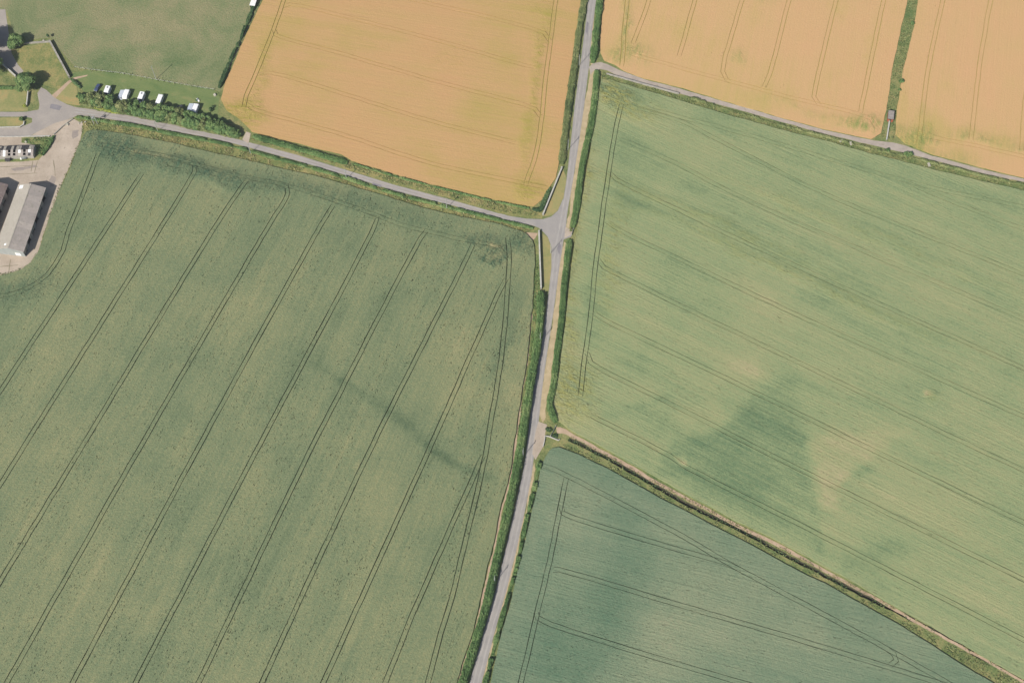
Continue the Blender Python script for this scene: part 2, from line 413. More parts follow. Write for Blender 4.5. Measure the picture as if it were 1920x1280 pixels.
sheet('farm_track', [TRACK], .038, M['track'], jit=.2, seed=16, step=1.5)
sheet('worn_path', [[(97, 179), (112, 166), (128, 152), (140, 145), (165, 140), (163, 143), (142, 149), (131, 156), (116, 172), (104, 185)]], .037, M['path'], jit=.15, seed=17)
PATH_S = [(1042, 800), (1050, 800), (1060, 804), (1076, 815), (1100, 827), (1140, 848), (1190, 876), (1240, 905), (1300, 938), (1377, 979), (1446, 1011), (1532, 1059), (1640, 1117), (1747, 1178), (1913, 1272), (2000, 1322),
          (1996, 1325), (1908, 1274), (1742, 1181), (1635, 1120), (1526, 1062), (1440, 1015), (1372, 983), (1295, 942), (1235, 909), (1186, 881), (1136, 853), (1096, 832), (1074, 822), (1056, 812), (1044, 812)]
sheet('field_path', [PATH_S], .03, M['path'], jit=.3, seed=18, step=1.2)
# pale trodden line beside the west crop and the bare corner by the junction
LINE_W = [(998, 572), (995, 600), (988, 677), (978, 740), (975, 770), (963, 854), (955, 904), (941, 954), (925, 1037), (909, 1104), (892, 1177), (869, 1247), (858, 1282), (838, 1350)]
a, b = ribbon(line_px(LINE_W, 1.5), .75, .7, 2)
sheet('trodden_line', [[tuple(p) for p in a] + [tuple(p) for p in b[::-1]], [G2(p) for p in ((977, 433), (990, 436), (1009, 437), (1004, 446), (998, 452), (988, 441))]], .028, M['path'], px=False, jit=0.05, seed=19)
sheet('lane_verge', [[(150, 222), (193, 225), (264, 236), (317, 248), (388, 260), (441, 272), (555, 303), (640, 329), (740, 360), (840, 386), (940, 411), (1000, 425), (1008, 430), (990, 442), (940, 427), (890, 417), (807, 398), (723, 373), (640, 350), (583, 332), (500, 314), (400, 291), (333, 274), (253, 259), (180, 249), (160, 250)],
                     [(472, 251), (560, 275), (640, 292), (740, 329), (840, 355), (940, 380), (998, 391), (1018, 401), (1016, 410), (987, 408), (940, 400), (840, 371), (740, 345), (640, 314), (555, 288), (470, 262)]], .02, M['dry_verge'], seed=20)
sheet('ditch_verge', [[(1044, 826), (1060, 827), (1080, 836), (1140, 865), (1240, 923), (1312, 963), (1420, 1016), (1500, 1060), (1640, 1132), (1780, 1204), (1920, 1279), (2005, 1325), (1960, 1330), (1863, 1284), (1813, 1255), (1680, 1171), (1547, 1098), (1446, 1046), (1389, 1015), (1312, 976), (1240, 939), (1140, 883), (1085, 857), (1064, 848), (1047, 842), (1024, 850), (1020, 838)]], .012, M['verge'], seed=21)
sheet('road_verge', [[(1112, -100), (1090, 0), (1070, 133), (1053, 260), (1043, 330), (1030, 352), (1016, 378), (1018, 402), (1052, 318), (1068, 270), (1078, 200), (1089, 120), (1098, 60), (1104, 0), (1120, -100)],
                     [(1003, 458), (1012, 436), (1018, 500), (1020, 548), (1026, 562), (1012, 660), (993, 790), (979, 890), (945, 1040), (905, 1190), (880, 1280), (856, 1360), (830, 1360), (859, 1280), (892, 1180), (925, 1040), (957, 904), (965, 854), (980, 760), (992, 677), (999, 594)],
                     [(1002, 862), (1018, 858), (1014, 880), (1002, 930), (986, 990), (968, 1060), (950, 1130), (933, 1190), (912, 1280), (896, 1340), (886, 1340), (905, 1280), (928, 1200), (952, 1104), (986, 960)]], .008, M['verge'], seed=22)
sheet('strip_verge', [[(1725, -60), (1703, 0), (1693, 43), (1677, 117), (1663, 200), (1655, 245), (1640, 262), (1676, 268), (1678, 220), (1694, 133), (1714, 50), (1723, 0), (1740, -60)],
                      [(1128, 134), (1160, 146), (1209, 161), (1280, 180), (1380, 208), (1480, 236), (1563, 258), (1640, 277), (1690, 288), (1747, 303), (1847, 329), (1920, 344), (2040, 374), (2036, 388), (1920, 360), (1847, 345), (1747, 320), (1647, 295), (1563, 272), (1480, 250), (1380, 224), (1280, 194), (1202, 169), (1144, 152), (1128, 148)]], .012, M['verge'], seed=23)

# ------------------------------------------------------------------ crops
def blobs(px, L):
    t = np.zeros(len(px))
    q = px.copy()
    for sc, am, sd in ((70, 46, 1), (22, 20, 3), (8, 9, 5)):
        q[:, 0] += (fbm(px[:, 0] / sc, px[:, 1] / sc, 60 + sd) - .5) * am; q[:, 1] += (fbm(px[:, 0] / sc, px[:, 1] / sc, 80 + sd) - .5) * am * .7
    px = q
    for x, y, rx, ry, ang, a in L:
        c, s = math.cos(R(ang)), math.sin(R(ang)); dx = px[:, 0] - x; dy = px[:, 1] - y
        u = (dx * c + dy * s) / rx; v = (-dx * s + dy * c) / ry
        t += a * np.exp(-(u * u + v * v) ** 1.4)
    return t
def patches(px, L):
    """soft-edged areas where the plants stand greener or riper"""
    q = px.copy()
    for sc, am, sd in ((40, 26, 1), (14, 14, 3), (6, 8, 5)):
        q[:, 0] += (fbm(px[:, 0] / sc, px[:, 1] / sc, 160 + sd) - .5) * am; q[:, 1] += (fbm(px[:, 0] / sc, px[:, 1] / sc, 180 + sd) - .5) * am * .6
    t = np.zeros(len(px))
    qw = q
    for poly, soft, a in L:
        q = px + (qw - px) * (.3 if soft <= 10 else 1.0)
        P_ = np.array(poly, float); d = np.full(len(q), 1e9)
        for u, v in zip(P_, np.roll(P_, -1, 0)):
            e = v - u; k = np.clip(((q - u) @ e) / (e @ e + 1e-9), 0, 1); d = np.minimum(d, np.linalg.norm(q - u - k[:, None] * e, axis=1))
        d = np.where(inside(q, poly), d, -d); x = np.clip(d / soft * .5 + .5, 0, 1)
        t += a * x * x * (3 - 2 * x)
    return t
def Z(pts): return [(1040 + x / 1.777, 560 + y / 1.777) for x, y in pts]
def band(pts, w):
    L = np.array(smooth_line(pts, 6)); N, _ = normals2(L)
    return [tuple(p) for p in L + N * w / 2] + [tuple(p) for p in (L - N * w / 2)[::-1]]
def weed_spots(L): return [(x, y, rx * .9, ry * .9, an, -a * 1.7) for x, y, rx, ry, an, a in L if a < -.1]
def crop(name, label, cat, outline, trams, height, mat, soil, tone_b, rough_b, base_tone, n_gaps, row_ang, gauge=1.9, rut=.42, grid=3.0, seed=0, gap_len=(.5, 1.8), gap_w=.22, jit=.3, areas=(), tone_k=1.0, mottle=.26):
    O = resample([G2(p) for p in outline], 1.6, jit, seed)
    O0 = [tuple(p) for p in O]
    holes = []
    for k, tl in enumerate(trams):
        w = rut
        if isinstance(tl, tuple): tl, w = tl
        L = np.array(line_px(tl, 5.0)); N, _ = normals2(L)
        x = np.arange(len(L)) * .31
        wob = (vnoise(x * 4, x * 0 + k, 31 + seed) - .5) * .25
        for s in (-1, 1):
            C = L + N * (s * gauge / 2 + wob)[:, None]
            wl = w * (0.45 + .9 * fbm(x * 3, x * 0 + s + k * 3, 17 + seed)); wl[0] *= .5; wl[-1] *= .5
            A, B = C + N * wl[:, None] / 2, C - N * wl[:, None] / 2
            for i in range(len(C) - 1): holes.append([A[i], B[i], B[i + 1], A[i + 1]])
    P0 = np.array(O); lo, hi = P0.min(0), P0.max(0)
    gx, gy = np.meshgrid(np.arange(lo[0], hi[0], grid), np.arange(lo[1], hi[1], grid))
    pts = np.stack([gx.ravel(), gy.ravel()], -1) + rng.uniform(-.8, .8, (gx.size, 2)); pts = pts[inside(pts, P0)]
    # gaps where plants are missing, thrown down along the drill rows
    k = int(n_gaps * 4)
    g = rng.uniform(lo, hi, (k, 2)); g = g[inside(g, P0)]
    px = PX(np.column_stack([g, np.zeros(len(g))]))
    inf = (px[:, 0] > -60) & (px[:, 0] < 1980) & (px[:, 1] > -60) & (px[:, 1] < 1340); g = g[inf]; px = px[inf]
    rg = np.clip(blobs(px, rough_b), 0, 1)
    ca, sa = math.cos(row_ang), math.sin(row_ang)
    uu = g[:, 0] * ca + g[:, 1] * sa; vv = -g[:, 0] * sa + g[:, 1] * ca
    pr = np.clip((fbm(uu / 40, vv / 4, seed + 40) - .46) * 6, 0.03, 1) * .5 + np.clip((fbm(g[:, 0] / 22, g[:, 1] / 22, seed + 44) - .5) * 4, 0, 1) * .4 + rg * 1.2
    g = g[rng.random(len(g)) < pr * .8][:n_gaps]
    rgs = np.clip(blobs(PX(np.column_stack([g, np.zeros(len(g))])), rough_b), 0, 1)
    for p, r_ in zip(g, rgs):
        an = row_ang + rng.normal(0, .06 + r_ * .8); d = np.array([math.cos(an), math.sin(an)]); nn = np.array([-d[1], d[0]])
        l = rng.uniform(*gap_len) * (1 - .45 * r_); w = gap_w * rng.uniform(.5, 1.5) * (1 + .6 * r_)
        holes.append([p - d * l / 2, p + nn * w / 2 * rng.uniform(.4, 1), p + d * l / 2, p - nn * w / 2 * rng.uniform(.4, 1)])
    Pt, T = cdt([O0], holes, pts)
    z = height * (.9 + .2 * fbm(Pt[:, 0] / 6, Pt[:, 1] / 6, seed + 3))
    V, F, low = skirt(Pt, T, z, .06)
    px = PX(np.column_stack([Pt, z]))
    tone = base_tone + tone_k * blobs(px, tone_b) + patches(px, areas) + (fbm(Pt[:, 0] / 28, Pt[:, 1] / 28, seed + 21, 4) - .5) * mottle
    rough = np.clip(blobs(px, rough_b), 0, 1)
    tone = np.concatenate([tone, np.zeros(len(low))]); rough = np.concatenate([rough, np.zeros(len(low))])
    for i, j in low.items(): tone[j] = tone[i] - .1; rough[j] = rough[i]
    me = np_mesh(name, V, F, [mat], {'tone': tone, 'rough': rough})
    tag(link(name, me), label, cat, kind='stuff')
    P2, T2 = cdt([O0])
    tag(link('field_soil', np_mesh('field_soil', np.column_stack([P2, np.full(len(P2), .055)]), T2, [soil])), kind='structure')

A_OUT = [(163, 248), (180, 245), (253, 256), (333, 271), (400, 288), (500, 311), (583, 329), (640, 345), (723, 370), (807, 395), (890, 413), (940, 423), (977, 435), (988, 442), (997, 452), (1001, 464), (1002, 494), (1001, 533), (999, 572), (996, 594), (988, 677), (975, 760), (961, 854),
         (953, 904), (938, 954), (921, 1037), (905, 1104), (888, 1177), (865, 1247), (855, 1280), (828, 1360), (700, 1400), (-140, 1400), (-140, 530), (0, 518), (41, 507), (59, 493), (73, 473), (96, 402), (114, 356), (134, 312), (153, 264)]
A_TR = [[(185, 289), (170, 330), (155, 371), (131, 430), (119, 470), (105, 496), (90, 516), (57, 540), (17, 554), (-60, 566)],
        [(268, 325), (202, 427), (0, 737), (-120, 921)], [(366, 312), (365, 324), (356, 341), (303, 427), (36, 854), (-120, 1103)], [(466, 337), (459, 345), (404, 427), (145, 854), (-120, 1291)],
        [(520, 347), (538, 352), (540, 364), (503, 427), (255, 854), (14, 1280), (-50, 1392)], [(625, 386), (600, 427), (365, 854), (137, 1280), (75, 1394)], [(690, 405), (708, 410), (702, 427), (477, 854), (255, 1280), (195, 1394)],
        [(800, 434), (790, 447), (640, 733), (587, 854 - 18), (373, 1280), (318, 1394)], [(888, 458), (878, 480), (690, 854), (492, 1280), (440, 1394)], [(950, 523), (938, 545), (800, 854), (607, 1280), (558, 1394)], [(906, 854), (890, 890), (827, 1031), (773, 1154), (723, 1280), (680, 1394)],
        [(952, 445), (955, 477), (953, 520), (948, 594), (937, 694), (923, 777), (910, 854), (890, 944), (870, 1027), (847, 1121), (827, 1187), (802, 1280), (772, 1392)],
        ([(190, 272), (230, 280), (317, 295), (363, 308), (463, 334), (533, 348), (640, 381), (767, 427), (807, 436), (873, 452), (917, 459), (936, 466), (950, 484)], .3)]
A_TONE = [(250, 300, 160, 26, 12, -.22), (480, 345, 180, 22, 14, -.18), (700, 395, 160, 18, 14, -.12), (940, 462, 50, 22, 0, -.28), (520, 560, 140, 90, -60, .16), (430, 600, 90, 40, -60, .12), (150, 620, 130, 60, -50, .14), 
          (520, 640, 100, 26, 20, -.16), (870, 650, 36, 70, 15, .2), (880, 760, 40, 90, 15, .18), (770, 800, 100, 14, 38, -.26), (850, 862, 40, 14, 30, -.2), (985, 650, 16, 260, 6, .14), (960, 760, 16, 200, 8, .16), (120, 1120, 200, 160, 0, .16),
          (60, 900, 160, 160, 0, .05), (850, 1180, 40, 120, 15, .16), (720, 1050, 120, 160, 20, .03), (620, 920, 120, 90, -50, .12), (400, 780, 60, 20, 0, -.12), (330, 960, 60, 24, 0, -.12), (20, 560, 60, 30, 0, -.25), (150, 420, 30, 80, 25, -.08)]
A_ROUGH = [(200, 270, 60, 26, 10, .9), (300, 300, 110, 20, 13, .75), (420, 325, 90, 18, 14, .65), (560, 350, 110, 16, 15, .5), (720, 395, 110, 14, 14, .4), (905, 458, 34, 16, 10, .8), (980, 462, 26, 26, 0, .8), (915, 490, 26, 14, 0, .8), (940, 700, 12, 160, 8, .3), (40, 545, 70, 26, -20, .6), (880, 920, 20, 90, 15, .3), (640, 470, 500, 80, 15, .08)] + [(928 + 19 * math.cos(a), 484 + 14 * math.sin(a), 8, 6, 0, .7) for a in np.linspace(0, 6.28, 9)[:-1]]
W_A = S(84, 114, 88)
crop_A = mat_crop('barley_west', [(.04, S(96, 114, 84)), (.36, S(128, 140, 104)), (.6, S(150, 153, 112)), (.9, S(178, 168, 124))], R(67.5), W_A, .8, .22, .5)
crop('barley_crop', 'large olive green cereal crop with slanting wheel tracks west of the main road', 'crop', A_OUT, A_TR, .75, crop_A, M['soil'], A_TONE, A_ROUGH, .42, 15000, R(67.5), seed=1, gap_len=(.5, 1.5), gap_w=.23, rut=.35, tone_k=.42, areas=[(band([(225, 279), (270, 287), (320, 296)], 3), 4, .55), (band([(163, 275), (168, 262), (178, 252)], 4), 5, .5), (band([(918, 459), (926, 462), (938, 464)], 5), 5, .6), ([(957, 478), (968, 480), (966, 486), (959, 485)], 5, .55), (band([(670, 868), (674, 880)], 2), 3, .5), ([(918, 482), (926, 476), (936, 479), (938, 487), (928, 492), (919, 489)], 8, .22), (band([(634, 711), (723, 768), (813, 845), (878, 882), (930, 900)], 9), 9, -.26), (band([(540, 648), (600, 690), (640, 715)], 8), 9, -.12)])

B_OUT = [(1127, 150), (1144, 151), (1161, 156), (1202, 168), (1280, 192), (1380, 222), (1480, 248), (1563, 270), (1647, 293), (1747, 318), (1847, 343), (1920, 359), (2060, 394), (2060, 1348), (2000, 1318), (1913, 1271), (1747, 1176), (1580, 1081), (1532, 1055), (1446, 1007), (1377, 975), (1300, 934), (1240, 901),
         (1140, 844), (1097, 821), (1072, 808), (1057, 797), (1047, 790), (1040, 776), (1036, 760), (1040, 726), (1049, 694), (1061, 594), (1065, 564), (1071, 509), (1076, 462), (1081, 430), (1089, 392), (1098, 335), (1107, 280), (1114, 240), (1118, 208), (1124, 165)]
B_TR = [[(1165, 196), (1162, 209), (1150, 267), (1140, 333), (1132, 383), (1127, 427), (1117, 494), (1107, 594), (1097, 667), (1088, 744)],
        [(1163, 262), (1207, 280), (1280, 314), (1367, 360), (1480, 413), (1513, 427), (1920, 600), (2050, 656)], [(1143, 325), (1156, 338), (1173, 347), (1280, 399), (1330, 424), (1563, 532), (1920, 692), (2050, 750)],
        [(1140, 418), (1153, 428), (1280, 490), (1513, 600), (1920, 782), (2050, 840)], [(1121, 488), (1132, 502), (1147, 510), (1280, 576), (1513, 688), (1813, 833), (1920, 883), (2050, 945)], [(1112, 586), (1124, 596), (1137, 603), (1280, 671), (1480, 768), (1650, 851), (1920, 981), (2050, 1043)],
        [(1101, 662), (1108, 680), (1120, 689), (1280, 769), (1440, 851), (1613, 937), (1920, 1087), (2050, 1150)], [(1103, 777), (1257, 856), (1280, 872), (1547, 1008), (1920, 1200), (2050, 1266)],
        ([(1200, 205), (1280, 230), (1333, 257), (1397, 290), (1480, 333), (1563, 372), (1703, 430), (1920, 516), (2050, 568)], .36), ([(1210, 204), (1280, 222), (1397, 253), (1480, 277), (1613, 317), (1747, 353), (1920, 390), (2050, 418)], .3), ([(1697, 342), (1780, 377), (1897, 423), (2050, 478)], .3)]
B_TONE = [(1300, 215, 240, 26, 15, -.14), (1600, 305, 260, 24, 14, -.12), (1160, 170, 50, 30, 10, -.25), (1100, 340, 24, 130, 8, .22), (1070, 620, 20, 200, 8, .26), (1070, 760, 40, 46, 20, .2), (1120, 560, 20, 120, 8, -.16), (1180, 300, 50, 60, 20, -.12), (1300, 330, 260, 14, 24, -.18), (1280, 410, 200, 10, 24, -.14), (1470, 470, 300, 12, 24, -.14), (1600, 470, 220, 12, 24, .16), (1780, 560, 180, 18, 24, .22), (1880, 520, 80, 16, 24, .26), (1640, 620, 200, 12, 25, -.16),
          (1450, 560, 220, 12, 25, .14), (1400, 640, 60, 60, 20, .22), (1270, 620, 90, 40, 10, .16), (1760, 960, 120, 60, 20, .16), (1700, 1060, 90, 26, -20, .16), (1640, 1040, 90, 14, -30, -.16), (1850, 1100, 90, 60, 0, .12), (1830, 800, 110, 46, 20, .12), (1240, 500, 120, 30, 20, -.08), (1740, 735, 50, 20, 20, -.2), (1500, 730, 100, 30, 20, -.14)]
B_ROUGH = [(1150, 172, 30, 22, 10, .95), (1180, 200, 50, 24, 20, .55), (1085, 400, 12, 220, 8, .55), (1062, 640, 14, 150, 8, .5), (1075, 740, 34, 60, 10, .8), (1150, 480, 24, 120, 8, .4), (1740, 736, 14, 8, 20, .35), (1300, 400, 300, 12, 24, .3), (1500, 520, 320, 12, 24, .3), (1600, 430, 300, 12, 22, .2)]
crop_B = mat_crop('barley_east', [(.06, S(110, 134, 98)), (.36, S(150, 163, 118)), (.62, S(168, 170, 124)), (.92, S(192, 178, 138))], R(-31.2), S(168, 164, 92), .6, .26, .45)
crop('barley_crop', 'pale green cereal crop with tan patches east of the main road', 'crop', B_OUT, B_TR, .7, crop_B, M['soil'], B_TONE, B_ROUGH, .42, 9000, R(-31.2), rut=.31, seed=2, gap_len=(.8, 3.2), gap_w=.16, tone_k=.5, areas=[([(1733, 731), (1744, 732), (1746, 740), (1735, 741)], 5, .6), ([(1275, 864), (1284, 863), (1285, 870), (1277, 871)], 4, .7), (band([(1130, 151), (1142, 153)], 5), 5, .6), (band([(1146, 166), (1156, 170)], 4), 4, .5), (band([(1130, 180), (1136, 190), (1140, 188)], 4), 5, .5), (band([(1172, 189), (1186, 192)], 3), 4, .45), 
     (Z([(600, 400), (650, 340), (700, 270), (790, 270), (830, 420), (860, 500), (850, 560), (860, 640), (885, 720), (895, 830), (800, 800), (700, 740), (560, 680), (430, 620), (360, 590), (350, 520), (420, 470), (520, 460), (570, 420)]), 16, -.2),
     (Z([(850, 470), (940, 430), (1000, 450), (1100, 430), (1180, 430), (1120, 490), (1000, 560), (950, 620), (930, 690), (890, 690), (860, 620), (870, 540)]), 14, .24),
     (Z([(400, 400), (440, 360), (520, 345), (590, 370), (590, 420), (520, 455), (440, 455)]), 14, .16), (Z([(160, 300), (330, 290), (330, 340), (200, 370)]), 20, .1), (Z([(310, 470), (370, 470), (390, 550), (330, 550)]), 14, .16),
     (band(Z([(160, 395), (250, 370), (330, 340), (400, 330)]), 14), 10, -.12), (band(Z([(350, 420), (345, 470), (370, 530)]), 10), 8, -.12), (band(Z([(940, 640), (1000, 590), (1060, 560)]), 10), 8, -.14), (band(Z([(880, 790), (890, 850)]), 12), 8, -.14),
     (Z([(560, 180), (660, 170), (700, 240), (620, 290), (540, 250)]), 24, .1), (Z([(900, 720), (1060, 720), (1080, 800), (930, 830)]), 30, .08)])

C_OUT = [(1030, 846), (1035, 842), (1047, 839), (1064, 845), (1085, 853), (1110, 866), (1140, 880), (1240, 936), (1312, 973), (1389, 1012), (1446, 1043), (1515, 1081), (1547, 1095), (1680, 1168), (1813, 1252), (1863, 1281), (1990, 1360), (1990, 1400), (880, 1400), (905, 1330), (919, 1280), (941, 1187), (958, 1127), (974, 1054), (991, 987), (1008, 914), (1013, 880), (1021, 861)]
C_TR = [[(1062, 896), (1050, 954), (1030, 1054), (1010, 1137), (977, 1280), (950, 1390)], [(1020, 874), (1040, 881), (1073, 897), (1280, 1006), (1380, 1064), (1580, 1171), (1680, 1226), (1780, 1282), (1900, 1350)],
        [(1052, 950), (1056, 962), (1070, 969), (1280, 1033), (1357, 1055), (1384, 1067)], [(1037, 1068), (1048, 1068), (1064, 1072), (1280, 1136), (1480, 1194), (1647, 1245), (1763, 1281), (1950, 1340)], [(1005, 1148), (1008, 1158), (1022, 1166), (1280, 1248), (1397, 1281), (1700, 1366)],
        ([(1655, 1212), (1675, 1226), (1680, 1238), (1668, 1248)], .3)]
C_TONE = [(1110, 990, 80, 30, 0, .24), (1080, 1060, 40, 90, 10, .2), (1010, 980, 12, 160, 12, .16), (1340, 1050, 110, 46, 30, .2), (1240, 1200, 70, 140, 10, .26), (1400, 1180, 120, 80, 0, .2), (1180, 900, 90, 26, 30, -.16), (1180, 1040, 90, 60, 0, -.2), (1150, 1130, 80, 50, 0, -.18), (1550, 1140, 30, 40, 0, -.14), (1560, 1200, 90, 60, 0, .06), (1080, 1230, 90, 60, 0, -.16)]
C_ROUGH = [(1150, 1120, 60, 40, 0, .15), (1050, 1230, 60, 60, 0, .12)]
crop_C = mat_crop('barley_south', [(.06, S(98, 126, 100)), (.36, S(127, 144, 115)), (.62, S(147, 156, 124)), (.9, S(170, 164, 134))], R(-17), S(100, 124, 96), .6, .12, .45)
crop('barley_crop', 'blue green cereal crop filling the triangle south of the ditch', 'crop', C_OUT, C_TR, .7, crop_C, M['soil'], C_TONE, C_ROUGH, .36, 5000, R(-17), seed=3, gap_w=.17, rut=.31, tone_k=.5, areas=[(Z([(-60, 800), (60, 760), (170, 690), (260, 720), (330, 830), (330, 900), (270, 1030), (250, 1130), (100, 1290), (-100, 1290)]), 34, -.09), (Z([(-20, 600), (170, 640), (200, 680), (60, 760), (-20, 800)]), 20, .12), (Z([(300, 1000), (480, 880), (700, 920), (650, 1100), (400, 1280), (150, 1280), (260, 1120)]), 50, .1)], jit=.18)

WST = [(.04, S(176, 164, 84)), (.28, S(194, 166, 104)), (.52, S(205, 167, 115)), (.85, S(211, 165, 118))]
D_OUT = [(520, -120), (493, 0), (444, 107), (424, 150), (414, 187), (426, 208), (450, 223), (473, 248), (560, 270), (640, 289), (660, 302), (740, 327), (840, 353), (940, 378), (990, 387), (1000, 387), (1018, 374), (1030, 352), (1042, 333), (1049, 296), (1053, 260), (1070, 133), (1083, 43), (1088, 0), (1106, -120)]
D_TR = [([(1062, -110), (1043, 0), (1033, 77), (1023, 150), (1017, 217), (1007, 283), (993, 327), (986, 345)], .5), [(560, -58), (773, 0), (907, 30), (1000, 55), (1020, 62), (1031, 78)], [(530, 14), (545, 9), (567, 12), (640, 30), (807, 73), (973, 120), (1003, 128)], [(514, 57), (518, 66), (530, 71), (640, 101), (807, 150), (985, 198), (1003, 205), (1013, 219)],
        [(484, 140), (500, 137), (533, 143), (640, 175), (807, 227), (967, 268)], [(461, 195), (475, 205), (500, 213), (640, 252), (807, 306), (973, 342), (1026, 353)], ([(565, -110), (533, 0), (513, 57), (483, 133), (463, 180), (457, 202)], .5), [(600, -100), (900, -30), (1040, 4)]]
D_TONE = [(1010, 100, 14, 110, 8, -.3), (990, 260, 14, 80, 10, -.34), (1000, 345, 26, 26, 0, -.4), (480, 150, 12, 110, 20, -.34), (460, 220, 40, 30, 20, -.3), (430, 205, 20, 14, 0, -.3), (840, 110, 60, 30, 0, -.14), (900, 135, 70, 30, 10, .14), (760, 170, 100, 40, 10, .16), (820, 205, 80, 26, 10, .12), (700, 30, 120, 30, 10, .08), (560, 130, 50, 24, 10, -.14), (1000, 22, 20, 14, 0, -.24), (930, 300, 80, 30, 15, .12), (650, 60, 60, 30, 10, -.1)]
D_ROUGH = [(1005, 120, 8, 100, 8, .35), (1000, 350, 20, 20, 0, .5), (455, 215, 34, 20, 20, .75), (430, 200, 12, 16, 0, .7), (476, 150, 5, 100, 20, .3)]
crop_W1 = mat_crop('wheat_north', WST, R(-14), S(172, 160, 78), .3, .2, .2)
crop('wheat_crop', 'ripe golden wheat between the lane, the pasture hedge and the main road', 'crop', D_OUT, D_TR, .33, crop_W1, M['weedy_soil'], D_TONE, D_ROUGH + weed_spots(D_TONE), .5, 260, R(-14), rut=.34, seed=4, gap_w=.14, mottle=.6, tone_k=.4)
E_OUT = [(1152, -120), (1133, 0), (1126, 67), (1126, 100), (1133, 115), (1152, 122), (1169, 133), (1209, 148), (1280, 166), (1380, 196), (1480, 225), (1563, 247), (1633, 261), (1651, 250), (1662, 200), (1676, 117), (1692, 43), (1702, 0), (1728, -120)]
E_TR = [[(1330, -100), (1303, 0), (1283, 73), (1273, 106)], [(1422, -100), (1392, 0), (1358, 115), (1355, 135), (1362, 150), (1376, 156)], [(1510, -100), (1480, 0), (1443, 140), (1432, 165)], [(1595, -100), (1568, 0), (1530, 160), (1526, 182), (1536, 198)], [(1680, -100), (1657, 0), (1613, 212)],
        [(1175, 98), (1195, 105), (1280, 129), (1357, 150), (1480, 183), (1605, 213), (1632, 222), (1645, 240)], ([(1196, -110), (1177, 0), (1170, 67), (1169, 95), (1166, 125)], .5), ([(1240, -100), (1217, 0), (1187, 83)], .3)]
E_TONE = [(1190, 100, 40, 20, 15, -.3), (1172, 50, 8, 70, 6, -.26), (1620, 235, 40, 18, 15, -.4), (1500, 205, 110, 10, 15, -.16), (1480, 196, 8, 5, 0, -.5), (1380, 115, 20, 16, 0, -.24), (1440, 5, 20, 12, 0, -.2), (1600, 100, 60, 40, 0, .08), (1580, 225, 60, 10, 15, -.16)]
E_ROUGH = [(1640, 235, 14, 16, 0, .8), (1190, 100, 12, 7, 10, .7), (1148, 105, 14, 10, 0, .3), (1172, 70, 5, 40, 4, .5), (1385, 115, 8, 12, 0, .3), (1600, 240, 30, 6, 15, .4)]
crop_W2 = mat_crop('wheat_east', [(p, (c[0] * 1.1, c[1] * 1.12, c[2] * 1.2, 1)) for p, c in WST], R(75), S(150, 156, 90), .28, .16, .18)
crop('wheat_crop', 'ripe golden wheat north of the farm track, nearest the main road', 'crop', E_OUT, E_TR, .33, crop_W2, M['weedy_soil'], E_TONE, E_ROUGH + weed_spots(E_TONE), .52, 160, R(75), rut=.32, seed=5, gap_w=.14, mottle=.5, tone_k=.4)
F_OUT = [(1748, -120), (1722, 0), (1713, 50), (1693, 133), (1681, 207), (1679, 253), (1697, 269), (1747, 290), (1847, 316), (1920, 333), (2040, 363), (2060, -120)]
F_TR = [[(1795, -110), (1768, 0), (1740, 133), (1723, 267)], [(1885, -110), (1858, 0), (1840, 100), (1820, 263)], [(1990, -110), (1945, 60), (1922, 190), (1915, 283)], [(1743, 257), (1830, 274), (1920, 294), (2040, 322)]]
F_TONE = [(1710, 255, 40, 24, 15, -.4), (1760, 290, 80, 14, 15, -.3), (1850, 265, 90, 14, 15, -.26), (1900, 310, 60, 12, 12, .1), (1724, 240, 8, 60, 8, -.3), (1830, 120, 60, 50, 0, .1)]
F_ROUGH = [(1725, 250, 14, 14, 0, .9), (1745, 256, 30, 6, 15, .8), (1820, 264, 40, 5, 14, .6), (1690, 245, 10, 16, 0, .5), (1905, 283, 20, 6, 0, .6), (1760, 300, 40, 6, 15, .3)]
crop('wheat_crop', 'ripe golden wheat in the top right corner beyond the brick hut', 'crop', F_OUT, F_TR, .33, crop_W2, M['weedy_soil'], F_TONE, F_ROUGH + weed_spots(F_TONE), .52, 120, R(75), rut=.32, seed=6, gap_w=.14, mottle=.5, tone_k=.4)

# ------------------------------------------------------------------ plants
M['leaf_hedge'] = mat_leaf('hedge_leaves', S(60, 90, 52), S(104, 135, 78), S(150, 168, 108))
M['leaf_tree'] = mat_leaf('tree_leaves', S(64, 92, 58), S(112, 142, 84), S(158, 174, 110))
M['leaf_olive'] = mat_leaf('olive_leaves', S(82, 98, 60), S(126, 138, 86), S(166, 166, 114))
M['leaf_yellow'] = mat_leaf('yellow_leaves', S(110, 128, 50), S(158, 170, 74), S(196, 194, 96))
M['leaf_dark'] = mat_leaf('dark_leaves', S(44, 68, 46), S(80, 108, 68), S(122, 144, 92))
M['leaf_dry'] = mat_leaf('dry_stems', S(126, 122, 80), S(168, 156, 108), S(204, 190, 144))
M['bark'] = mat_plain('bark', S(120, 104, 86), .9)

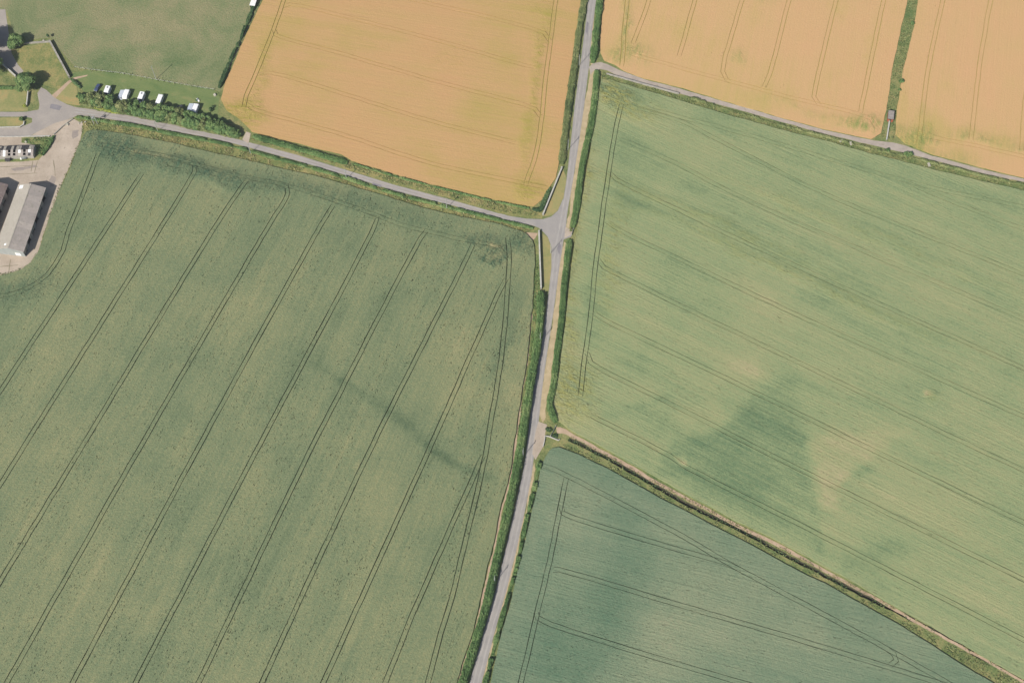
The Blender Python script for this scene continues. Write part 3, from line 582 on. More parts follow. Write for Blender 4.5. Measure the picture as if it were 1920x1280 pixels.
def leaf_quads(C, Nn, size):
    """one small rhombic leaf spray per centre, facing roughly along its normal"""
    n = len(C)
    r = rng.normal(0, 1, (n, 3)); Nn = Nn + r * .45; Nn /= np.linalg.norm(Nn, axis=1)[:, None]
    a = np.cross(Nn, rng.normal(0, 1, (n, 3))); a /= np.maximum(1e-6, np.linalg.norm(a, axis=1))[:, None]
    b = np.cross(Nn, a)
    s = size[:, None] if np.ndim(size) else size
    V = np.stack([C + a * s * .62, C + b * s * .36 + Nn * s * .1, C - a * s * .62, C - b * s * .36 + Nn * s * .1], 1).reshape(-1, 3)
    F = np.arange(n * 4).reshape(n, 4)
    return V, F
def leaf_mesh(name, C, Nn, size, mat, tint=None):
    V, F = leaf_quads(C, Nn, size)
    if tint is None: tint = rng.normal(.5, .2, len(C))
    return np_mesh(name, V, F, [mat], {'tint': np.repeat(tint, 4)})
def hedge(label, pts, w, h, mat='leaf_hedge', group=None, dens=16.0, size=.5, gaps=0.0, bump_=.35, seed=0, name='hedge'):
    """clipped or ragged hedge along a line: leafy skin, added dark core that blocks light, stems"""
    L = np.array(line_px(pts, 1.0)); N, T = normals2(L)
    org = np.array([*L[len(L) // 2], 0.0])
    n = len(L); k = np.arange(n) * .13
    hw = w / 2 * (1 + bump_ * 1.6 * (fbm(k * 2.2, k * 0 + seed, 5) - .5)); hh = h * (1 + bump_ * 1.4 * (fbm(k * 1.7, k * 0 + seed, 9) - .5))
    if gaps:
        g = fbm(k * 2.6, k * .37 + seed, 14, 4); lo = np.clip((g - gaps) / .1 * rng.uniform(.7, 1.3, n), 0.1, 1); hh *= lo; hw *= .5 + .5 * lo
    for e in (0, 1, -1, -2): hh[e] *= .7; hw[e] *= .7
    root = empty(name, org); tag(root, label, 'hedge' if name == 'hedge' else 'bush', group)
    # dark core added under the leaf skin to block light
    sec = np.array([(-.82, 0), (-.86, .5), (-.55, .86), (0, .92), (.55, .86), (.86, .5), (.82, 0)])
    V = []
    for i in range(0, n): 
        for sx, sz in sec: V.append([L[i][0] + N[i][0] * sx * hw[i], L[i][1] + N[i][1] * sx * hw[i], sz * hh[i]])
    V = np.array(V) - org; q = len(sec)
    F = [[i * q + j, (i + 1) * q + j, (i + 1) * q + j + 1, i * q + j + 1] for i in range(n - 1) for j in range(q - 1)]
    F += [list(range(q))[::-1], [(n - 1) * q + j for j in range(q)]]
    link('light_block_core', np_mesh('light_block_core', V, F, [M[mat]], {'tint': np.clip(rng.normal(.28, .1, len(V)), 0, 1)}), parent=root)
    # leaf skin
    length = np.linalg.norm(np.diff(L, axis=0), axis=1).sum()
    m = int(length * (w + 2 * h) * dens)
    u = rng.uniform(0, n - 1.001, m); i = u.astype(int); f = (u - i)[:, None]
    P0 = L[i] * (1 - f) + L[i + 1] * f; Nn = N[i] * (1 - f) + N[i + 1] * f
    W_ = hw[i] * (1 - f[:, 0]) + hw[i + 1] * f[:, 0]; H_ = hh[i] * (1 - f[:, 0]) + hh[i + 1] * f[:, 0]
    th = rng.uniform(0.0, math.pi, m); c, s = np.cos(th), np.sin(th)
    sx = np.sign(c) * np.abs(c) ** .55; sz = np.abs(s) ** .55
    rr = rng.uniform(.84, 1.12, m) + (rng.random(m) < .06) * rng.uniform(0, .22, m)
    C = np.column_stack([P0 + Nn * (sx * W_ * rr)[:, None], sz * H_ * rr]) - org
    NN = np.column_stack([Nn * c[:, None], s + .25])
    tint = np.clip(.36 + .34 * rng.random(m) + .8 * (fbm(P0[:, 0] / 3, P0[:, 1] / 3, seed + 2) - .5) + .5 * (fbm(P0[:, 0] / 14, P0[:, 1] / 14, seed + 7) - .5), 0, 1)
    link('foliage', leaf_mesh('foliage', C, NN, size * rng.uniform(.6, 1.3, m), M[mat], tint), parent=root)
    return root

hedge('clipped hedge on the west verge of the main road, north of the junction', [(1114, -90), (1096, 0), (1089, 40), (1083, 80), (1078, 120), (1072, 160), (1066, 200), (1061, 240), (1056, 280), (1053, 309)], 3.0, 1.4, 'leaf_olive', group='main road hedges', seed=1, bump_=.35)
hedge('short flowering hedge at the top, east of the main road, above the farm track', [(1145, -90), (1125, 0), (1121, 40), (1117, 70), (1114, 100), (1111, 119)], 2.9, 1.9, group='main road hedges', seed=2, size=.55, bump_=.5)
hedge('dense hedge east of the main road between farm track and junction', [(1119, 134), (1114, 200), (1108, 240), (1098, 280), (1088, 336), (1081, 392), (1074, 427)], 2.7, 1.7, group='main road hedges', seed=3, bump_=.15)
hedge('dense hedge east of the main road from the junction down to the ditch', [(1068, 452), (1062, 500), (1057, 547), (1053, 600), (1045, 660), (1037, 727), (1031, 757), (1035, 776), (1043, 792)], 2.5, 1.7, group='main road hedges', seed=4, bump_=.2)
hedge('long tall hedge west of the main road, south of the stone wall', [(1014, 549), (1013, 600), (1006, 660), (995, 720), (983, 800), (973, 860), (954, 954), (939, 1020), (926, 1075), (914, 1130), (893, 1200), (868, 1280), (846, 1350)], 3.0, 2.7, group='main road hedges', seed=5, bump_=.25)
hedge('ragged gappy hedge east of the main road beside the southern crop', [(1013, 862), (1005, 904), (988, 971), (971, 1054), (955, 1111), (938, 1171), (921, 1237), (910, 1280), (895, 1340)], 1.7, 1.6, group='main road hedges', seed=6, gaps=.4, bump_=.6)
hedge('low ragged hedge along the south edge of the lane', [(143, 220), (165, 223), (193, 228), (264, 239), (317, 251), (388, 264), (441, 276), (500, 293), (583, 315), (640, 332), (740, 364), (840, 389), (940, 414), (1000, 429)], 1.5, 1.0, group='lane hedges', seed=7, gaps=.3, bump_=.5)
hedge('green hedge north of the lane beside the field entrance', [(474, 256), (520, 269), (580, 286), (652, 306)], 2.6, 1.3, group='lane hedges', seed=8)
hedge('thin low hedge between the lane verge and the golden wheat', [(660, 307), (740, 331), (840, 357), (940, 381), (992, 391)], .8, .8, group='lane hedges', seed=9, gaps=.3, bump_=.6)
hedge('bushy hedge end in the wheat corner at the junction wall', [(998, 392), (1006, 394), (1014, 393), (1022, 374), (1032, 353)], 1.8, 1.0, 'leaf_dark', group='lane hedges', seed=10, bump_=.5)
hedge('broken hedge between the pasture and the golden wheat', [(508, -90), (476, 14), (463, 47), (450, 78), (437, 104), (430, 120), (419, 150), (411, 166)], 1.7, 1.6, 'leaf_dark', seed=11, gaps=.42, bump_=.6)
hedge('patchy hedge line along the south side of the farm track', [(1290, 183), (1380, 210), (1480, 239), (1563, 261), (1640, 281), (1690, 291), (1712, 296), (1747, 306), (1847, 331), (1920, 347), (2030, 374)], 1.3, 1.0, 'leaf_olive', seed=12, gaps=.45, bump_=.7)
hedge('dark narrow hedge running on from the pasture wall', [(134, 150), (142, 157), (152, 166)], 1.2, 1.3, 'leaf_dark', seed=13)
hedge('clipped green hedge across the garden lawn', [(-60, 165), (0, 166), (30, 166)], 1.6, 1.3, 'leaf_hedge', seed=14, bump_=.1)
hedge('scrubby hedge dividing the farm drive from the pale yard', [(101, 256), (96, 268), (88, 281), (80, 292)], 1.3, 1.1, 'leaf_hedge', seed=15, bump_=.5)

def bush(label, x, y, r, h, mat='leaf_hedge', group=None, seed=0, dens=18, name='bush', cat='bush', long=1.0, ang=0.0):
    org = G(x, y); root = empty(name, org, ang); tag(root, label, cat, group)
    st = []
    k = 5; Cs, Ns, Ss, Ts = [], [], [], []
    lob = [(0, 0, h * .55, r * .85)] + [(math.cos(a) * r * .5 * long, math.sin(a) * r * .5, h * rng.uniform(.35, .6), r * rng.uniform(.4, .6)) for a in rng.uniform(0, 6.28, k)]
    for lx, ly, lz, lr in lob:
        m = int(4 * math.pi * lr * lr * dens * .6); d = rng.normal(0, 1, (m, 3)); d /= np.linalg.norm(d, axis=1)[:, None]
        p = np.array([lx, ly, lz]) + d * [lr * (long if lr > .8 * r else 1), lr, min(lr, h * .48)] * rng.uniform(.7, 1.05, (m, 1))
        ok = p[:, 2] > .03; Cs.append(p[ok]); Ns.append(d[ok] + [0, 0, .3]); Ts.append(rng.normal(.5, .17, ok.sum()) + rng.normal(0, .12))
    C = np.concatenate(Cs); 
    link('foliage', leaf_mesh('foliage', C, np.concatenate(Ns), .5 * rng.uniform(.6, 1.3, len(C)) * min(1, .5 + r * .3), M[mat], np.clip(np.concatenate(Ts), 0, 1)), parent=root)
    bm = bmesh.new()
    for i in range(3):
        a = rng.uniform(0, 6.28); tube(bm, [(0.1 * math.cos(a), .1 * math.sin(a), 0), (.3 * r * math.cos(a), .3 * r * math.sin(a), h * .7)], [.06, .02], 5)
    link('stems', bm_mesh('stems', bm, M['bark']), parent=root)
    return root
def tube(bm, pts, rad, seg=6):
    rings = []
    for i, p in enumerate(pts):
        p = Vector(p); d = (Vector(pts[min(i + 1, len(pts) - 1)]) - Vector(pts[max(0, i - 1)])).normalized()
        q = d.to_track_quat('Z', 'Y')
        rings.append([bm.verts.new(p + q @ Vector((math.cos(t * 2 * math.pi / seg) * rad[i], math.sin(t * 2 * math.pi / seg) * rad[i], 0))) for t in range(seg)])
    for a, b in zip(rings, rings[1:]):
        for j in range(seg): bm.faces.new((a[j], a[(j + 1) % seg], b[(j + 1) % seg], b[j]))
    bm.faces.new(rings[0][::-1]); bm.faces.new(rings[-1])
def bm_mesh(name, bm, mat, smooth=False):
    me = bpy.data.meshes.new(name); bm.normal_update(); bm.to_mesh(me); bm.free()
    if mat: me.materials.append(mat)
    if smooth: me.polygons.foreach_set('use_smooth', [True] * len(me.polygons))
    return me
def tree(label, x, y, r, h, mat='leaf_tree', group=None, dens=14, trunk=.18, low=.25, size=.55, name='tree'):
    """tapered trunk, limbs, and a crown of leaf sprays grouped in clumps with gaps between them"""
    org = G(x, y); root = empty(name, org); tag(root, label, 'tree', group)
    bm = bmesh.new(); lean = rng.uniform(-.25, .25, 2)
    tube(bm, [(0, 0, -.1), (lean[0] * .3, lean[1] * .3, h * .3), (lean[0], lean[1], h * .62), (lean[0] * 1.3, lean[1] * 1.3, h * .85)], [trunk, trunk * .75, trunk * .45, trunk * .12], 7)
    Cs, Ns, Ts, = [], [], []
    nl = max(8, int(9 + r * 3)); zc = h * (1 + low) / 2; rz = h * (1 - low) / 2
    for i in range(nl):
        d = rng.normal(0, 1, 3); d /= np.linalg.norm(d); d[2] = abs(d[2]) * 1.1 - .35
        q = rng.uniform(.45, .8)
        c = np.array([lean[0] + d[0] * r * q, lean[1] + d[1] * r * q, zc + d[2] * rz * q]); lr = r * rng.uniform(.3, .46)
        tube(bm, [(lean[0] * .4, lean[1] * .4, h * .35), tuple((c + [lean[0], lean[1], h * .5]) / 2), tuple(c)], [trunk * .4, trunk * .22, .02], 5)
        m = int(4 * math.pi * lr * lr * dens); dd = rng.normal(0, 1, (m, 3)); dd /= np.linalg.norm(dd, axis=1)[:, None]
        p = c + dd * lr * rng.uniform(.55, 1.08, (m, 1)) * [1, 1, .85]
        ok = p[:, 2] > .1
        Cs.append(p[ok]); Ns.append(dd[ok] + [0, 0, .3]); Ts.append(rng.normal(.5, .16, ok.sum()) + rng.normal(0, .12))
    C = np.concatenate(Cs)
    link('trunk', bm_mesh('trunk', bm, M['bark']), parent=root)
    link('crown', leaf_mesh('crown', C, np.concatenate(Ns), size * rng.uniform(.6, 1.3, len(C)), M[mat], np.clip(np.concatenate(Ts), 0, 1)), parent=root)
    return root

# roadside shelter belt beside the camping lawn: each tree is its own
BELT = [(152, 184, 1.5, 3.0, 'leaf_hedge'), (160, 189, 1.9, 4.2, 'leaf_tree'), (170, 195, 2.1, 5.0, 'leaf_olive'), (182, 199, 2.2, 5.4, 'leaf_tree'), (190, 201, 2.1, 5.2, 'leaf_olive'), (201, 203, 2.0, 4.8, 'leaf_tree'), (211, 206, 1.9, 4.4, 'leaf_tree'), (222, 208, 2.1, 5.0, 'leaf_tree'),
        (233, 208, 2.8, 6.4, 'leaf_olive'), (246, 212, 2.2, 4.9, 'leaf_tree'), (257, 214, 2.2, 4.8, 'leaf_tree'), (268, 216, 2.3, 4.8, 'leaf_tree'), (279, 219, 2.2, 4.6, 'leaf_tree'), (290, 221, 2.3, 5.0, 'leaf_tree'), (300, 222, 2.5, 5.4, 'leaf_tree'), (311, 224, 2.4, 5.6, 'leaf_tree'), (321, 227, 2.3, 5.2, 'leaf_olive'), (331, 228, 2.4, 5.4, 'leaf_tree'),
        (341, 231, 2.3, 5.2, 'leaf_olive'), (352, 233, 2.4, 5.4, 'leaf_tree'), (362, 236, 2.3, 5.2, 'leaf_tree'), (372, 238, 2.4, 5.4, 'leaf_tree'), (383, 241, 2.4, 5.6, 'leaf_olive'), (394, 243, 2.5, 5.8, 'leaf_tree'), (405, 245, 2.5, 5.6, 'leaf_tree'), (416, 248, 2.4, 5.2, 'leaf_tree'), (427, 250, 2.3, 4.8, 'leaf_tree'), (437, 252, 2.1, 4.2, 'leaf_tree'), (446, 254, 1.8, 3.2, 'leaf_tree')]
ORD = 'first second third fourth fifth sixth seventh eighth ninth tenth eleventh twelfth thirteenth fourteenth fifteenth sixteenth seventeenth eighteenth nineteenth twentieth twenty-first twenty-second twenty-third twenty-fourth twenty-fifth twenty-sixth twenty-seventh twenty-eighth twenty-ninth thirtieth'.split()
for i, (x, y, r, h, m) in enumerate(BELT):
    lab = ORD[i] + ' tree from the west in the lane side row of the roadside belt'
    if i == 8: lab = 'tall olive green tree in the roadside belt, in front of the awning'
    tree(lab, x, y, r * 1.22, h, m, group='trees of the roadside belt', dens=19, low=.03, size=.6)
BACK = [(177, 187), (192, 191), (208, 194), (243, 200), (258, 204), (272, 207), (286, 209), (300, 211), (313, 213), (326, 215), (340, 219), (353, 222), (367, 225), (381, 229), (394, 233), (408, 237), (421, 241)]
for i, (x, y) in enumerate(BACK):
    tree(ORD[i] + ' tree from the west in the lawn side row of the roadside belt', x + rng.uniform(-2, 2), y + rng.uniform(-2, 1), rng.uniform(2.0, 2.7), rng.uniform(4.8, 6.2), 'leaf_olive' if i in (0, 1, 6, 10) else 'leaf_tree', group='trees of the roadside belt', dens=18, low=.03, size=.6)
hedge('low bright undergrowth along the lane under the roadside belt', [(150, 192), (170, 199), (195, 205), (230, 211), (290, 223), (350, 236), (430, 254), (448, 258)], 2.4, .8, 'leaf_yellow' if False else 'leaf_olive', seed=16, bump_=.6, gaps=.25)
hedge('bright yellow green growth at the west end of the roadside belt', [(178, 203), (200, 208), (225, 213)], 1.3, 1.0, 'leaf_yellow', seed=17, bump_=.5)
tree('round green tree beside the shaded farm drive', 34, 86, 4.3, 6.6, group=None, dens=13, low=.1)
tree('large round tree where the farm drive meets the garden wall', 53, 164, 4.9, 8.4, group=None, dens=13, low=.12)
tree('tree at the left picture edge shading the upper drive', -20, 88, 6.6, 11, group=None, dens=8, low=.15)
tree('tree at the left picture edge shading the lower drive', -16, 136, 6.6, 11.5, group=None, dens=8, low=.15)
tree('slim young tree standing alone beyond the pasture wall', 92, 71, .9, 3.0, 'leaf_dark', dens=30, trunk=.08, low=.3, size=.4)
bush('yellow shrub beside the garden wall, above the gateway', 47.5, 200, 1.0, 1.7, 'leaf_yellow', 'garden shrubs', long=1.0)
bush('slim yellow shrub against the top of the garden wall', 50, 190, .7, 1.2, 'leaf_yellow', 'garden shrubs')
bush('bright green shrub beside the garden gateway', 42, 226, 1.2, 2.2, 'leaf_hedge', 'garden shrubs')
bush('dark oval bush at the east end of the camping lawn', 397, 206, 1.1, 1.8, 'leaf_dark', None, long=2.2, ang=R(70))
bush('dark round bush at the foot of the pasture hedge', 421, 148, 1.2, 1.7, 'leaf_dark', None)
for lab, x, y, r in (('larger round bush on the grass strip between the wheat fields', 1690, 154, 1.3), ('small round bush high on the grass strip between the wheat fields', 1711, 45, 1.1), ('small bush low on the grass strip, above the brick hut', 1686, 170, .9), ('dark bush on the south edge of the farm track', 1664, 283, 1.1), ('long green bush on the south edge of the farm track', 1703, 291, 1.4)):
    bush(lab, x, y, r, r * 1.2, 'leaf_hedge', None, long=1.0 if 'long' not in lab else 2.0, ang=R(-15))
bush('scrub at the ditch head by the culvert', 1041, 817, 1.3, .5, 'leaf_dark', None)
bush('dark shrub beside the field gate by the culvert', 1029, 806, 1.1, .9, 'leaf_dark', None, long=1.6, ang=R(-20))
bush('pale tipped shrub at the field gateway opposite the lane', 1071, 432, .9, 1.1, 'leaf_olive', None)

def weeds(name, label, outlines, per_m2, size, mat, h=.35, seed=0, clump=.5):
    Cs = []
    for o in outlines:
        q = np.array([G2(p) for p in o]); lo, hi = q.min(0), q.max(0)
        m = int((hi - lo).prod() * per_m2); p = rng.uniform(lo, hi, (m, 2)); p = p[inside(p, q)]
        f = fbm(p[:, 0] / 4, p[:, 1] / 4, seed); p = p[f > clump * rng.uniform(.8, 1.15, len(p))]
        Cs.append(np.column_stack([p, rng.uniform(.08, h, len(p))]))
    C = np.concatenate(Cs); N_ = rng.normal(0, .5, C.shape) + [0, 0, .8]
    return tag(link(name, leaf_mesh(name, C, N_, size * rng.uniform(.6, 1.4, len(C)), M[mat])), label, 'plants', kind='stuff')
V_LANE = [(150, 224), (264, 238), (388, 263), (500, 293), (640, 332), (840, 388), (1000, 428), (988, 441), (890, 414), (723, 371), (583, 330), (400, 288), (253, 256), (165, 248)]
V_W = [(1003, 462), (1012, 500), (1014, 548), (1008, 600), (990, 720), (968, 860), (934, 1020), (908, 1130), (862, 1280), (858, 1280), (892, 1180), (926, 1040), (957, 904), (976, 770), (992, 677), (999, 594)]
V_D = [(1050, 830), (1140, 868), (1240, 926), (1420, 1019), (1640, 1135), (1920, 1282), (1865, 1280), (1680, 1166), (1547, 1093), (1389, 1010), (1240, 934), (1140, 878), (1064, 844)]
V_DN = [(1060, 815), (1140, 853), (1240, 909), (1420, 1002), (1640, 1119), (1920, 1276), (1920, 1270), (1640, 1123), (1420, 1008), (1240, 914), (1140, 857)]
V_S = [(1703, 0), (1677, 117), (1660, 220), (1650, 258), (1676, 262), (1680, 215), (1694, 133), (1722, 0)]
V_T = [(1128, 136), (1280, 182), (1480, 238), (1640, 279), (1747, 304), (1920, 346), (1920, 358), (1747, 317), (1563, 270), (1380, 221), (1202, 167), (1128, 147)]
V_LN = [(470, 262), (555, 286), (640, 312), (740, 343), (840, 369), (940, 398), (1010, 406), (1000, 393), (940, 382), (840, 357), (740, 331), (640, 296), (474, 252)]
weeds('tall_grass', 'dry straw coloured grass along the lane verges', [V_LANE, V_LN], 3.5, .45, 'leaf_dry', .5, 1, .5)
weeds('verge_weeds', 'green weeds along the lane verges', [V_LANE, V_LN], 4.0, .5, 'leaf_olive', .5, 7, .45)
weeds('verge_weeds', 'green weeds between the trodden line and the tall hedge', [V_W], 6.0, .5, 'leaf_hedge', .4, 2, .42)
weeds('verge_weeds', 'lush weeds on the south bank of the ditch', [V_D], 5.0, .5, 'leaf_olive', .5, 3, .42)
weeds('tall_grass', 'dry grass on the north bank of the ditch', [V_DN], 6.0, .45, 'leaf_dry', .45, 4, .42)
weeds('verge_weeds', 'weeds on the grass strip between the wheat fields', [V_S], 5.0, .5, 'leaf_olive', .4, 5, .42)
weeds('verge_weeds', 'mixed weeds on the bank south of the farm track', [V_T], 5.0, .5, 'leaf_olive', .5, 6, .4)
weeds('verge_weeds', 'scrubby green growth on the plot beside the broken roof', [[(40, 259), (95, 257), (100, 257), (94, 270), (80, 290), (72, 292), (66, 272), (42, 268)]], 7.0, .5, 'leaf_hedge', .6, 8, .35)
def along(pts, w, per_m, size, mat, z0, z1, name, label, seed=0, thr=.4):
    L = np.array(line_px(pts, 1.0)); N, T_ = normals2(L); n = len(L); m = int(n * per_m)
    u = rng.uniform(0, n - 1.01, m); i = u.astype(int); f = (u - i)[:, None]
    ok = fbm(u / 6, u * 0, seed) > thr * rng.uniform(.7, 1.2, m)
    p = (L[i] * (1 - f) + L[i + 1] * f + N[i] * rng.normal(0, w / 2, (m, 1)))[ok]
    C = np.column_stack([p, rng.uniform(z0, z1, len(p))])
    return tag(link(name, leaf_mesh(name, C, rng.normal(0, .5, C.shape) + [0, 0, .8], size * rng.uniform(.6, 1.4, len(C)), M[mat])), label, 'plants', kind='stuff')
along(DITCH, 1.5, 9, .5, 'leaf_dark', -.9, .1, 'ditch_plants', 'dark rushes and weeds growing in the ditch', 3, .42)
along(DITCH, 2.6, 5, .45, 'leaf_olive', .05, .35, 'ditch_plants', 'olive weeds hanging over both ditch edges', 8, .45)

# ------------------------------------------------------------------ buildings, walls, poles
def mat_sheet(name, a, b, wave=5.0, rough=.7, stain=None):
    """weathered profiled sheeting, each sheet a little different"""
    t = NT(name); c = t.coord(); oi = t.n('ShaderNodeObjectInfo')
    w = t.n('ShaderNodeTexWave'); w.wave_type = 'BANDS'; w.bands_direction = 'X'; w.inputs['Scale'].default_value = wave; w.inputs['Distortion'].default_value = 0
    t.l(c, w.inputs[0])
    v = t.math('ADD', t.math('MULTIPLY', t.noise(.6, c, 5, .7), .7), t.math('MULTIPLY', oi.outputs['Random'], .26))
    col = t.ramp(v, [(.25, a), (.7, b)])
    if stain: col = t.mix(t.rng(t.noise(.9, c, 5, .75), .55, .72), col, stain)
    t.bump(w.outputs[0], .06); t.b.inputs['Roughness'].default_value = rough
    return t.col(col)
M['roof_pale'] = mat_sheet('pale_fibre_roof', S(226, 216, 200), S(242, 232, 216), stain=S(212, 206, 176))
M['roof_grey'] = mat_sheet('grey_fibre_roof', S(186, 176, 170), S(220, 208, 198), stain=S(152, 146, 118))
M['roof_brown'] = mat_sheet('brown_fibre_roof', S(138, 122, 120), S(172, 156, 148), stain=S(150, 138, 116))
M['clad'] = mat_sheet('blue_grey_cladding', S(146, 152, 152), S(182, 186, 182), stain=S(140, 136, 120))
M['white_sheet'] = mat_plain('white_sheet', (.82, .82, .8, 1), .5, .06)
M['dark_sheet'] = mat_sheet('dark_slate_sheet', S(72, 70, 76), S(112, 108, 108), stain=S(96, 84, 72))
M['block'] = mat_hard('blockwork', S(160, 156, 148), S(190, 184, 174), .4)
M['timber_dark'] = mat_plain('dark_timber', S(66, 62, 58), .9, .2)
M['brick'] = mat_hard('red_brick', S(150, 84, 62), S(196, 112, 84), 1.2)
M['stone'] = mat_hard('limestone', S(150, 146, 138), S(196, 190, 178), .8, .9, S(120, 118, 108), .08)
M['cope'] = mat_hard('pale_coping', S(190, 188, 180), S(220, 216, 206), .8, .85, None, .05)
M['pole'] = mat_plain('weathered_pole', S(186, 188, 182), .9, .12, 2)
M['steel'] = mat_plain('galvanised_steel', S(176, 180, 184), .4, .08, 3, .5, .3)
M['void'] = mat_plain('earth_floor', S(40, 36, 34), .95)
M['concrete_block'] = mat_hard('cast_concrete', S(186, 180, 164), S(212, 206, 190), .9)
M['wall_dark'] = mat_plain('rendered_wall', S(196, 190, 178), .9)

def box(bm, x0, x1, y0, y1, z0, z1):
    v = [bm.verts.new(p) for p in ((x0, y0, z0), (x1, y0, z0), (x1, y1, z0), (x0, y1, z0), (x0, y0, z1), (x1, y0, z1), (x1, y1, z1), (x0, y1, z1))]
    for f in ((3, 2, 1, 0), (4, 5, 6, 7), (0, 1, 5, 4), (1, 2, 6, 5), (2, 3, 7, 6), (3, 0, 4, 7)): bm.faces.new([v[i] for i in f])
def part_box(name, mat, parent, *d, bev=0.0):
    bm = bmesh.new(); box(bm, *d)
    if bev: bmesh.ops.bevel(bm, geom=bm.edges[:], offset=bev, segments=2, affect='EDGES', profile=.5)
    return link(name, bm_mesh(name, bm, mat), parent=parent)
def part_prism(name, mat, parent, prof, x0, x1, axis='x'):
    """(a, z) outline pushed along one axis"""
    bm = bmesh.new(); A, B = [], []
    for a, z in prof:
        A.append(bm.verts.new((x0, a, z) if axis == 'x' else (a, x0, z))); B.append(bm.verts.new((x1, a, z) if axis == 'x' else (a, x1, z)))
    n = len(prof)
    bm.faces.new(A); bm.faces.new(B[::-1])
    for i in range(n): bm.faces.new((A[(i + 1) % n], A[i], B[i], B[(i + 1) % n]))
    bmesh.ops.recalc_face_normals(bm, faces=bm.faces)
    return link(name, bm_mesh(name, bm, mat), parent=parent)
def slope_panel(name, mat, parent, x0, x1, ya, za, yb, zb, th=.08):
    """sloping sheet between (ya, za) and (yb, zb), x0..x1 along the ridge"""
    return part_prism(name, mat, parent, [(ya, za), (yb, zb), (yb, zb + th), (ya, za + th)], x0, x1)

def barn(label, a, b, width, ze, zr, mat_a, mat_b, nb, lights=()):
    """long gabled shed: a, b are the ends of its east eave as pixels; x runs from a to b"""
    A, B = G(*a, ze), G(*b, ze); d = (B - A)[:2]; Ln = np.linalg.norm(d); ang = math.atan2(d[1], d[0])
    root = empty('barn', (A[0], A[1], 0), ang); tag(root, label, 'barn', 'long farm sheds')
    W = width; o = .35
    # y = 0 is the east eave line, y = W the west one (to the left of the run a -> b)
    part_prism('gable_wall', M['clad'], root, [(o, 0), (W - o, 0), (W - o, ze - .06), (W / 2, zr - .12), (o, ze - .06)], 0.15, .4)
    part_prism('gable_wall', M['clad'], root, [(o, 0), (W - o, 0), (W - o, ze - .06), (W / 2, zr - .12), (o, ze - .06)], Ln - .4, Ln - .15)
    part_box('wall', M['block'], root, .4, Ln - .4, W - o - .2, W - o - .01, 0, ze - .05)
    # open-sided east wall: low block panels and sheets between posts
    nb2 = nb; bw = (Ln - .8) / nb2
    for i in range(nb2):
        x0 = .4 + i * bw
        part_box('post', M['timber_dark'], root, x0 - .1, x0 + .1, o + .02, o + .22, 0, ze - .1)
        if i % 4 != 2: part_box('cladding_panel', M['clad'] if i % 3 else M['block'], root, x0 + .1, x0 + bw - .1, o + .05, o + .15, 0.0 if i % 2 else 1.2, ze - (.5 if i % 3 else .1))
    ps = Ln / nb
    for i in range(nb):
        e = rng.uniform(-.015, .015)
        slope_panel('roof_panel', mat_b, root, i * ps + .005, (i + 1) * ps - .005, -.15, ze + e, W / 2 - .02, zr + e)
        slope_panel('roof_panel', mat_a, root, i * ps + .005, (i + 1) * ps - .005, W + .15, ze - e, W / 2 + .02, zr - e)
    part_box('ridge_cap', mat_a, root, 0, Ln, W / 2 - .25, W / 2 + .25, zr + .09, zr + .16)
    for x0, x1, y0, y1 in lights:
        z = lambda y: (ze + (zr - ze) * (y / (W / 2))) if y < W / 2 else (zr - (zr - ze) * ((y - W / 2) / (W / 2)))
        slope_panel('roof_light', M['white_sheet'], root, x0 * Ln, x1 * Ln, y0 * W, z(y0 * W) + .1, y1 * W, z(y1 * W) + .1, .03)
    part_box('floor', M['void'], root, .5, Ln - .5, o + .4, W - o - .3, .05, .09)
    return root, Ln
def gw(a, b, c, ze):
    """width of a shed square to its east eave a-b, from a pixel c on the far eave"""
    A, B, C_ = G(*a, ze), G(*b, ze), G(*c, ze); d = (B - A)[:2] / np.linalg.norm((B - A)[:2]); q = (C_ - A)[:2]
    return abs(d[0] * q[1] - d[1] * q[0])
ZE, ZR = 4.3, 6.3
barn('long barn with a two-tone roof standing beside the crop edge', (43.8, 472.6), (86, 352), gw((43.8, 472.6), (86, 352), (35, 346), ZE), ZE, ZR, M['roof_pale'], M['roof_grey'], 12, ((.93, .985, .78, .93), (.045, .075, .62, .7)))
part_box('white_door', M['white_sheet'], bpy.data.objects['barn'], .10, .145, 2.2, 4.6, .4, 2.6)
barn('brown roofed barn cut by the left picture edge', (-30, 462), (15, 346), 13.5, ZE, ZR, M['roof_brown'], M['roof_brown'], 11)

# derelict shed with sheets missing
zE, zRd = 2.3, 3.2
r0 = G(62.5, 280, zRd); r1 = G(-40, 283.5, zRd); d = (r1 - r0)[:2]; ang = math.atan2(d[1], d[0])
sh = empty('derelict_shed', (r0[0], r0[1], 0), ang); tag(sh, 'derelict low shed with white sheets and black holes in its roof', 'shed')
hw_n = abs(np.linalg.norm((G(64, 272.5, zE) - G(62.5, 280, zRd))[:2])); hw_s = np.linalg.norm((G(62, 292, zE) - G(62.5, 280, zRd))[:2]); HWd = (hw_n + hw_s) / 2
